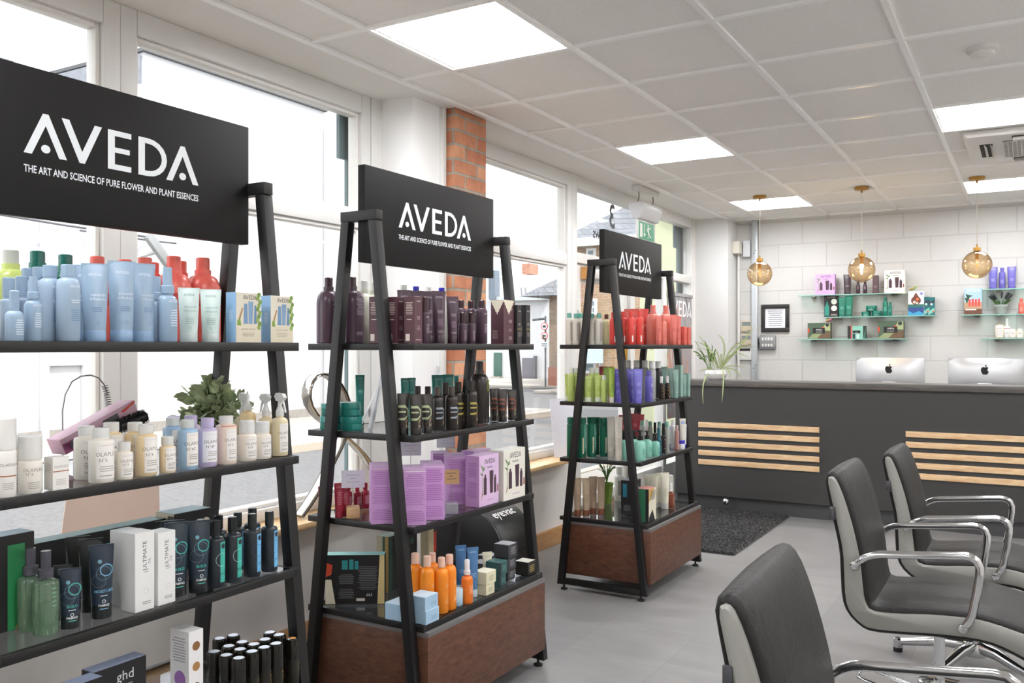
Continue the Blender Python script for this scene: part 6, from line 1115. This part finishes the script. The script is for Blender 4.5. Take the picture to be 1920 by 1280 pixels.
# little birds on the boxes
def bird(u, v, Y, label, cols, z):
    p = pt(u, Y=Y); t = thing('bird_ornament', label, 'ornament', (p.x, Y, z))
    g = G(); g.tube([(-.035, 0, .012), (-.015, 0, .018), (.005, 0, .026), (.02, 0, .038), (.028, 0, .044)], .01, 10, rs=[.003, .013, .016, .011, .008], mi=0); g.tube([(.034, 0, .044), (.046, 0, .042)], .003, 6, rs=[.004, .001], mi=1)
    part('body', g, [mat(cols[0], .5), mat('d9a53f', .5)], t, 60); part('wing', G().tube([(-.03, -.012, .02), (-.005, -.014, .026), (.01, -.012, .03)], .005, 8, rs=[.002, .009, .004]), mat(cols[1], .5), t, 60)
bird(1555, 602, 8.71, 'pink and yellow bird ornament on the left patterned box', ('d77aa8', 'd9c05a'), 1.4545 + .135 * 1.0)
bird(1712, 541, 8.71, 'small green bird ornament on the water-drop box', ('8fae6a', 'c9a06a'), 1.66 + .196)
for o in list(bpy.data.objects):
    if o.name.startswith('bird_ornament'):
        # rest each bird on the box below it
        best = None
        for q in bpy.data.objects:
            if q.name.startswith(('gift_box', 'campaign_box')) and abs(q.location.x - o.location.x) < .13 and q.location.y > 8 and q.location.z < o.location.z + .02 and q.location.z > o.location.z - .3:
                if best is None or abs(q.location.x - o.location.x) < abs(best.location.x - o.location.x): best = q
        if best: o.location.z = best.location.z + .001 + {'w_camo': .135, 'w_drop': .195}['w_drop' if best.name.startswith('campaign') else 'w_camo'] * best.scale.x - .0005
# lavender in a grey pot
p = pt(1877, Y=8.71)
t = thing('potted_lavender', 'small artificial lavender in a grey pot on the wall shelf', 'plant', (p.x, 8.71, 1.6605))
part('pot', G().lathe([(0, 0), (.035, 0), (.048, .065), (.052, .065), (.052, .082), (.044, .082), (.042, .07), (0, .07)], 20), mat('9aa39c', .6, noise=.1), t)
rr = random.Random(2); g = G(); g2 = G()
for k in range(40):
    a = rr.uniform(0, 2 * PI); l = rr.uniform(.05, .09); b_ = Vector((math.cos(a) * .6, math.sin(a) * .6, rr.uniform(.5, 1.1))).normalized() * l; s0 = Vector((math.cos(a) * .02, math.sin(a) * .02, .07)); g.tube([s0, s0 + b_ * .6, s0 + b_], .0025, 4, rs=[.002, .004, .001])
for k in range(11):
    a = rr.uniform(0, 2 * PI); d = Vector((math.cos(a) * .8, math.sin(a) * .4, rr.uniform(.5, 1.2))).normalized(); s0 = Vector((0, 0, .08)) + d * .06; g2.tube([s0, s0 + d * .02, s0 + d * .05, s0 + d * .065], .008, 7, rs=[.004, .0095, .009, .003])
part('foliage', g, mat('4d6b3f', .7), t, 60); part('flowers', g2, mat('3f4347', .7), t, 60)

# ================================================================== PLANTS
def blade(g, pts, w, mi=0, side=None):
    pts = [Vector(p) for p in pts]; n = len(pts); vs = []
    for i, p in enumerate(pts):
        t_ = (pts[min(i + 1, n - 1)] - pts[max(i - 1, 0)]).normalized(); s_ = t_.cross(Vector((0, 1, 0.25))).normalized() if abs(t_.y) < .8 else Vector((1, 0, 0)); q = i / (n - 1); ww = w * (.55 + .6 * q) * (1 - q ** 3) + .0006
        up = Vector((0, -1, .3)).normalized() * ww * .35
        vs += [p - s_ * ww, p + up * -1, p + s_ * ww]
    fs = []
    for i in range(n - 1): a = i * 3; fs += [(a, a + 1, a + 4, a + 3), (a + 1, a + 2, a + 5, a + 4)]
    g.add(vs, fs, mi)
def bez(a, b, c, n=10): return [a * (1 - t) ** 2 + b * 2 * t * (1 - t) + c * t ** 2 for t in [i / n for i in range(n + 1)]]
YP = 7.43; pc = pt(1342, Y=YP)
t = thing('spider_plant', 'spider plant in a round white bowl on the counter end', 'plant', (pc.x, YP, 1.0955))
part('bowl', G().lathe([(0, 0), (.055, 0), (.082, .02), (.096, .055), (.088, .088), (.083, .088), (.088, .055), (.06, .02), (0, .018)], 28), mat('e9e9e8', .15, coat=.5), t)
part('soil', G().lathe([(0, .07), (.086, .07), (0, .078)], 20), mat('5a4335', .9, noise=.4), t)
g = G(); rr = random.Random(4); O_ = Vector((pc.x, YP, 1.0955))
def L_(u, v, y=YP): p = pt(u, v, Y=y); return p - O_
base = L_(1352, 692)
for (cu, cv), (eu, ev), w in (((1364, 620), (1357, 650), .0), ((1360, 640), (1352, 622), .009), ((1385, 640), (1395, 635), .0), ((1364, 650), (1358, 630), .0)): pass
for b0, c0, e0, w in [((1350, 690), (1372, 640), (1347, 626), .009), ((1352, 690), (1375, 640), (1402, 640), .009), ((1353, 690), (1385, 655), (1418, 610), .009), ((1352, 692), (1380, 640), (1425, 650), .007), ((1350, 692), (1372, 645), (1412, 672), .006), ((1347, 690), (1338, 645), (1305, 640), .009),
    ((1345, 692), (1335, 655), (1312, 652), .007), ((1343, 694), (1322, 700), (1331, 755), .008), ((1358, 692), (1368, 705), (1365, 752), .008), ((1360, 690), (1382, 688), (1394, 712), .008), ((1356, 690), (1372, 690), (1371, 712), .007), ((1350, 690), (1350, 665), (1346, 655), .008), ((1353, 690), (1352, 660), (1358, 664), .008), ((1348, 690), (1342, 670), (1338, 655), .008), ((1340, 692), (1328, 690), (1312, 696), .006), ((1355, 692), (1362, 680), (1400, 690), .006), ((1340, 690), (1325, 640), (1306, 627), .006)]:
    y = rr.uniform(-.05, .02); a, b_, c_ = L_(*b0), L_(*c0), L_(*e0)
    if e0[1] > 740: a.y = -.05; b_.y = -.14; c_.y = -.175
    elif e0[1] > 705: b_.y = -.02; c_.y = -.03; c_.z = max(c_.z, .01)
    else: b_.y = y; c_.y = y * 1.6
    pts = bez(a, b_, c_); blade(g, pts, w * .9, 0); blade(g, [p + Vector((0, -.0015, .0006)) for p in pts], w * .35, 1)
part('leaves', g, [mat('7d9a4e', .5, noise=.15), mat('d5deaa', .5)], t, 60)
g = G()
for k in range(16):
    eu, ev = rr.uniform(1296, 1345), rr.uniform(638, 672); a = L_(1331 + rr.uniform(-4, 4), 692); c_ = L_(eu, ev); c_.y = rr.uniform(-.06, .06); b_ = (a + c_) / 2 + Vector((.01, 0, .045)); pts = bez(a, b_, c_, 12)
    g.tube(pts, .0012, 4)
    for i in range(4, 12):
        for sg in (-1, 1):
            q = pts[i]; d = (pts[i] - pts[i - 1]).normalized(); o_ = (d + Vector((0, sg * 1.0, -.5 * sg + .1))).normalized(); blade(g, [q, q + o_ * .014, q + o_ * .028 + Vector((0, 0, -.004))], .0035)
part('palm_fronds', g, mat('6f9040', .5, noise=.2), t, 60)
def bush(t, g, n, R_, hgt, leaf, seed, base=(0, 0, 0), spread=1.0):
    rr = random.Random(seed); bs = Vector(base)
    for k in range(n):
        a = rr.uniform(0, 2 * PI); el = rr.uniform(.25, 1.45); d = Vector((math.cos(a) * math.cos(el) * spread, math.sin(a) * math.cos(el) * spread * .8, math.sin(el))); l = rr.uniform(.6, 1.0)
        tip = bs + Vector((d.x * R_, d.y * R_, d.z * hgt)) * l; pts = bez(bs, bs + Vector((d.x * R_ * .3, d.y * R_ * .3, hgt * .5 * l)), tip, 8); g.tube(pts, .0012, 4, mi=1)
        for i in range(3, 9):
            for sg in (-1, 1):
                q = pts[i]; tn = (pts[i] - pts[i - 1]).normalized(); ax = tn.cross(Vector((rr.uniform(-1, 1), rr.uniform(-1, 1), rr.uniform(-1, 1)))).normalized(); o_ = (tn * .6 + ax * sg).normalized(); nn = o_.cross(tn).normalized(); L = leaf * rr.uniform(.7, 1.1); s_ = o_.cross(nn)
                g.add([q, q + o_ * L * .35 + s_ * L * .22, q + o_ * L * .72 + s_ * L * .2, q + o_ * L, q + o_ * L * .72 - s_ * L * .2, q + o_ * L * .35 - s_ * L * .22, q + o_ * L * .5 + nn * L * .07], [(0, 1, 6), (1, 2, 6), (2, 3, 6), (3, 4, 6), (4, 5, 6), (5, 0, 6)], 0)
p = pt(397, X=-1.812 - .35)
t = thing('artificial_plant', 'leafy green artificial plant at the back of the nearest stand second shelf', 'plant', (p.x, p.y, SHELVES[1] + .001))
part('pot', G().lathe([(0, 0), (.03, 0), (.04, .06), (.036, .06), (.03, .01), (0, .01)], 18), mat('2d2c2b', .5), t)
g = G(); bush(t, g, 44, .125, .165, .046, 8, (0, 0, .05)); part('foliage', g, [mat('b0bd97', .6, noise=.25, nscale=20), mat('4e5c3c', .7)], t, 0)
p = pt(1140, X=-1.842 - .42)
t = thing('potted_grass', 'small grassy plant in a green pot on the farthest stand tray', 'plant', (p.x, p.y - .02, SHELVES[3] + .001))
part('pot', G().lathe([(0, 0), (.028, 0), (.042, .13), (.038, .13), (.03, .01), (0, .01)], 18), mat('7d9a3c', .5), t)
g = G(); rr = random.Random(9)
for k in range(26): a = rr.uniform(0, 2 * PI); e = Vector((math.cos(a) * .06, math.sin(a) * .05, rr.uniform(.2, .27))); blade(g, bez(Vector((0, 0, .12)), Vector((e.x * .2, e.y * .2, .22)), e, 7), .0035)
part('foliage', g, mat('5f8a45', .6, noise=.2), t, 60)

# ================================================================== CARDS, EASELS AND WINDOW PIECES
CARD = mat('dcdcdf', .6, noise=.01)
def easel(u, X, zb, h, w, label, turn=0.0, hole=True):
    p = pt(u, X=X); t = thing('card_easel', label, 'display card', (p.x, p.y, zb + .001), turn, group='white card easels')
    part('back_panel', G().hexa([(-w / 2, 0, 0), (w / 2, 0, 0), (w / 2, .002, 0), (-w / 2, .002, 0)], [(-w * .28, .05, h), (w * .36, .05, h), (w * .36, .052, h), (-w * .28, .052, h)]), CARD, t)
    pr_ = [(-.018, 0), (.022, 0), (.012, h * .62), (-.006, h * .70)]
    part('strut', G().hexa([(-.022, -.045, 0), (.022, -.045, 0), (.022, -.043, 0), (-.022, -.043, 0)], [(-.008, .030, h * .72), (.010, .030, h * .72), (.010, .032, h * .72), (-.008, .032, h * .72)]), mat('efeff1', .6), t)
    if hole: part('finger_disc', G().prism([(.018 * math.cos(k * PI / 9) - .006, .062 + .018 * math.sin(k * PI / 9)) for k in range(18)], -.004, -.0015, 'y'), mat('bfbfc4', .6), t)
    return t
easel(694, -2.16, SHELVES[1], .225, .10, 'white card easel seen from behind, beside stacked teal jars', R(-40))
easel(800, -2.29, SHELVES[1], .225, .09, 'white card easel behind the dark bottles, before the brick pillar', R(-40))
easel(716, -2.20, SHELVES[2], .205, .12, 'white card easel behind the lilac cartons on the third shelf', R(-40), False)
def clipcard(u, v, X, zb, w, h, zc, label, col, basecol, cube=True):
    p = pt(u, X=X); t = thing('price_card', label, 'price card', (p.x, p.y, zb + .001), R(-48) + PI / 2, group=None)
    if cube: part('block', G().box(-.024, .024, -.024, .024, 0, .042), wood_mat('beech', 'c9a070', 'dcb98c', (3, 3, 12)) if basecol == 'wood' else glass_mat_c('e3e6e8', .25), t, bevel=.003)
    part('clip_wire', G().tube([(0, 0, .04), (0, 0, zc)], .0014, 6), mat('9a9a9c', .3, .9), t)
    cd = part('card', G().box(-w / 2, w / 2, -.001, .001, zc - .01, zc - .01 + h), mat(col, .7), t, 0)
    g, ms = prints([('B', -w * .3, w * .3, zc + h * .55, zc + h * .60, '6b5a45' if col != 'dddde4' else 'c0bcc9'), ('B', -w * .12, w * .12, zc + h * .35, zc + h * .41, '6b5a45' if col != 'dddde4' else 'c0bcc9'), ('B', -w * .25, w * .28, zc + h * .15, zc + h * .20, '6b5a45' if col != 'dddde4' else 'c0bcc9')], flat_map(-.001), None)
    part('lettering', g, ms, cd, 0); return t
clipcard(662, 0, -2.17, SHELVES[2], .085, .065, .12, 'white price card on a wooden block beside crimson bottles', 'dddde4', 'wood')
clipcard(846, 0, -1.905, SHELVES[2], .062, .055, .12, 'brown kraft price card on a clear block before lilac cartons', 'b59468', 'glass')
clipcard(770, 0, -2.30, SHELVES[2], .09, .06, .175, 'white price card behind the lilac cartons, left one', 'dddde4', 'wood')
clipcard(836, 0, -2.32, SHELVES[2], .085, .06, .18, 'white price card behind the lilac cartons, right one', 'dddde4', 'wood')
# sheet of white card in the window by the farthest stand
p = pt(1062, X=-2.78); t = thing('window_notice', 'tall pale notice card standing on the window sill by the door', 'notice', (p.x, 5.50, SIL + .001), R(70))
part('card', G().hexa([(-.12, 0, 0), (.12, 0, 0), (.12, .003, 0), (-.12, .003, 0)], [(-.12, .05, .40), (.12, .05, .40), (.12, .053, .40), (-.12, .053, .40)]), mat('d5d5de', .6), t)
# beige board in the near window
p = pt(205, X=-2.80); t = thing('beige_board', 'plain beige board leaning inside the near window', 'board', (-2.80, p.y, SIL + .001), 0)
part('board', G().hexa([(0, -.20, 0), (0, .21, 0), (.004, .21, 0), (.004, -.20, 0)], [(-.04, -.12, .36), (-.04, .23, .36), (-.036, .23, .36), (-.036, -.12, .36)]), mat('c5b0a2', .8, noise=.03), t)
# looped chrome ribbon sculpture on the sill
t = thing('ribbon_sculpture', 'tall looped chrome ribbon sculpture on the window sill behind stand two', 'sculpture', (-2.79, 2.93, SIL + .001))
def Lr(u, v): p = pt(u, v, X=-2.79); return (p.x - -2.79, p.y - 2.93, p.z - SIL - .001)
loop = [(560, 990), (585, 930), (612, 870), (640, 815), (650, 775), (640, 735), (622, 705), (600, 697), (583, 712), (577, 745), (590, 775), (615, 795), (645, 815), (680, 850), (705, 895), (722, 945), (735, 985)]
pts = [Vector(Lr(u, v)) + Vector((.02 * math.sin(i * .5), 0, 0)) for i, (u, v) in enumerate(loop)]
zmin = .012
for q in pts: q.z = max(q.z, zmin)
pts2 = [];
for a, b_ in zip(pts, pts[1:]): pts2 += [a, (a + b_) / 2]
pts2.append(pts[-1])
for _ in range(2): pts2 = [pts2[0]] + [(pts2[i - 1] + pts2[i] * 2 + pts2[i + 1]) / 4 for i in range(1, len(pts2) - 1)] + [pts2[-1]]
part('ribbon', G().tube(pts2, .036, 14, flat=.3), mat('9a958e', .12, 1.0), t, 70)
# pink hair-tool box, round brush and sprung wire in the near window
t = thing('pink_box', 'long pink printed box leaning behind the white bottles', 'box', (-2.25, 1.36, SHELVES[1] + .001))
pa, pb = pt(105, 838, X=-2.25), pt(243, 762, X=-2.25); mid = (pa + pb) / 2; ang = math.atan2(pb.z - pa.z, pb.y - pa.y)
o = part('carton', G().box(-.03, .03, -(pb - pa).length / 2, (pb - pa).length / 2, -.022, .022), mat('e3b9cb', .5, noise=.06), t, bevel=.001); o.rotation_euler = (ang, 0, 0); o.location = (0, mid.y - 1.36, mid.z - SHELVES[1] - .001)
g, ms = prints([('B', .01, .06, -.014, .012, '5f6160'), ('P', [(.07, .01), (.125, .021), (.12, .014), (.08, .004)], 'e0523f'), ('B', -.12, -.06, -.02, .008, 'c06a9c')], _flat(lambda a, b_, k: (.0306 + k * .0001, a, b_)), None); q = part('lettering', g, ms, o, 0)
part('stand_card', G().prism([(mid.y - 1.36 - .05, 0), (mid.y - 1.36 + .05, 0), (mid.y - 1.36 + .05, mid.z - SHELVES[1] - .005), (mid.y - 1.36 - .05, mid.z - SHELVES[1] - .04)], -.02, .02, 'x'), mat('c9a0b4', .6), t)
t = thing('round_brush', 'black round hair brush lying by the pink box', 'hair brush', (-2.19, 1.45, SHELVES[1] + .001))
def Lb(u, v): q = pt(u, v, X=-2.19); return Vector((0, q.y - 1.45, q.z - SHELVES[1] - .001))
g = G(); a, b_ = Lb(222, 800), Lb(272, 780); rr = random.Random(3); ax = (b_ - a).normalized()
brs = G()
for k in range(620):
    q = rr.random(); th = rr.uniform(0, 2 * PI); n1 = ax.cross(Vector((1, 0, 0))).normalized(); n2 = ax.cross(n1); d = n1 * math.cos(th) + n2 * math.sin(th); s_ = a + (b_ - a) * q; brs.tube([s_ + d * .012, s_ + d * .022], .0006, 3)
hd = a - ax * .14; hd.z = max(hd.z, .012)
part('barrel', G().tube([a, b_], .015, 18), mat('2b2a2d', .4), t); part('bristles', brs, mat('161417', .6), t, 0)['kind'] = 'stuff'; part('handle', G().tube([hd, a * .5 + hd * .5, a], .009, 12, rs=[.011, .008, .012]), mat('1c1b1d', .4), t)
t = thing('spring_wire', 'thin arched wire with a coiled spring end above the pink box', 'wire', (-2.32, 1.32, SHELVES[1] + .001))
def Lw(u, v): q = pt(u, v, X=-2.32); return Vector((0, q.y - 1.32, q.z - SHELVES[1] - .001))
pts = [Lw(*q) for q in ((118, 815), (117, 770), (122, 740), (135, 715), (152, 705), (170, 703), (185, 708), (196, 722), (202, 740))]; pts[0].z = .002
part('wire', G().tube(pts, .0022, 6), mat('8a8a8c', .3, .8), t, 60)
sp = []; a, b_ = Lw(196, 722), Lw(200, 805)
for k in range(150):
    q = k / 149; th = q * 2 * PI * 19; c_ = a * (1 - q) + b_ * q + Vector((0, .010 * math.sin(q * PI), 0)); sp.append(c_ + Vector((.009 * math.cos(th), .009 * math.sin(th), 0)))
part('spring', G().tube(sp, .0011, 5), mat('77787a', .3, .8), t, 60)
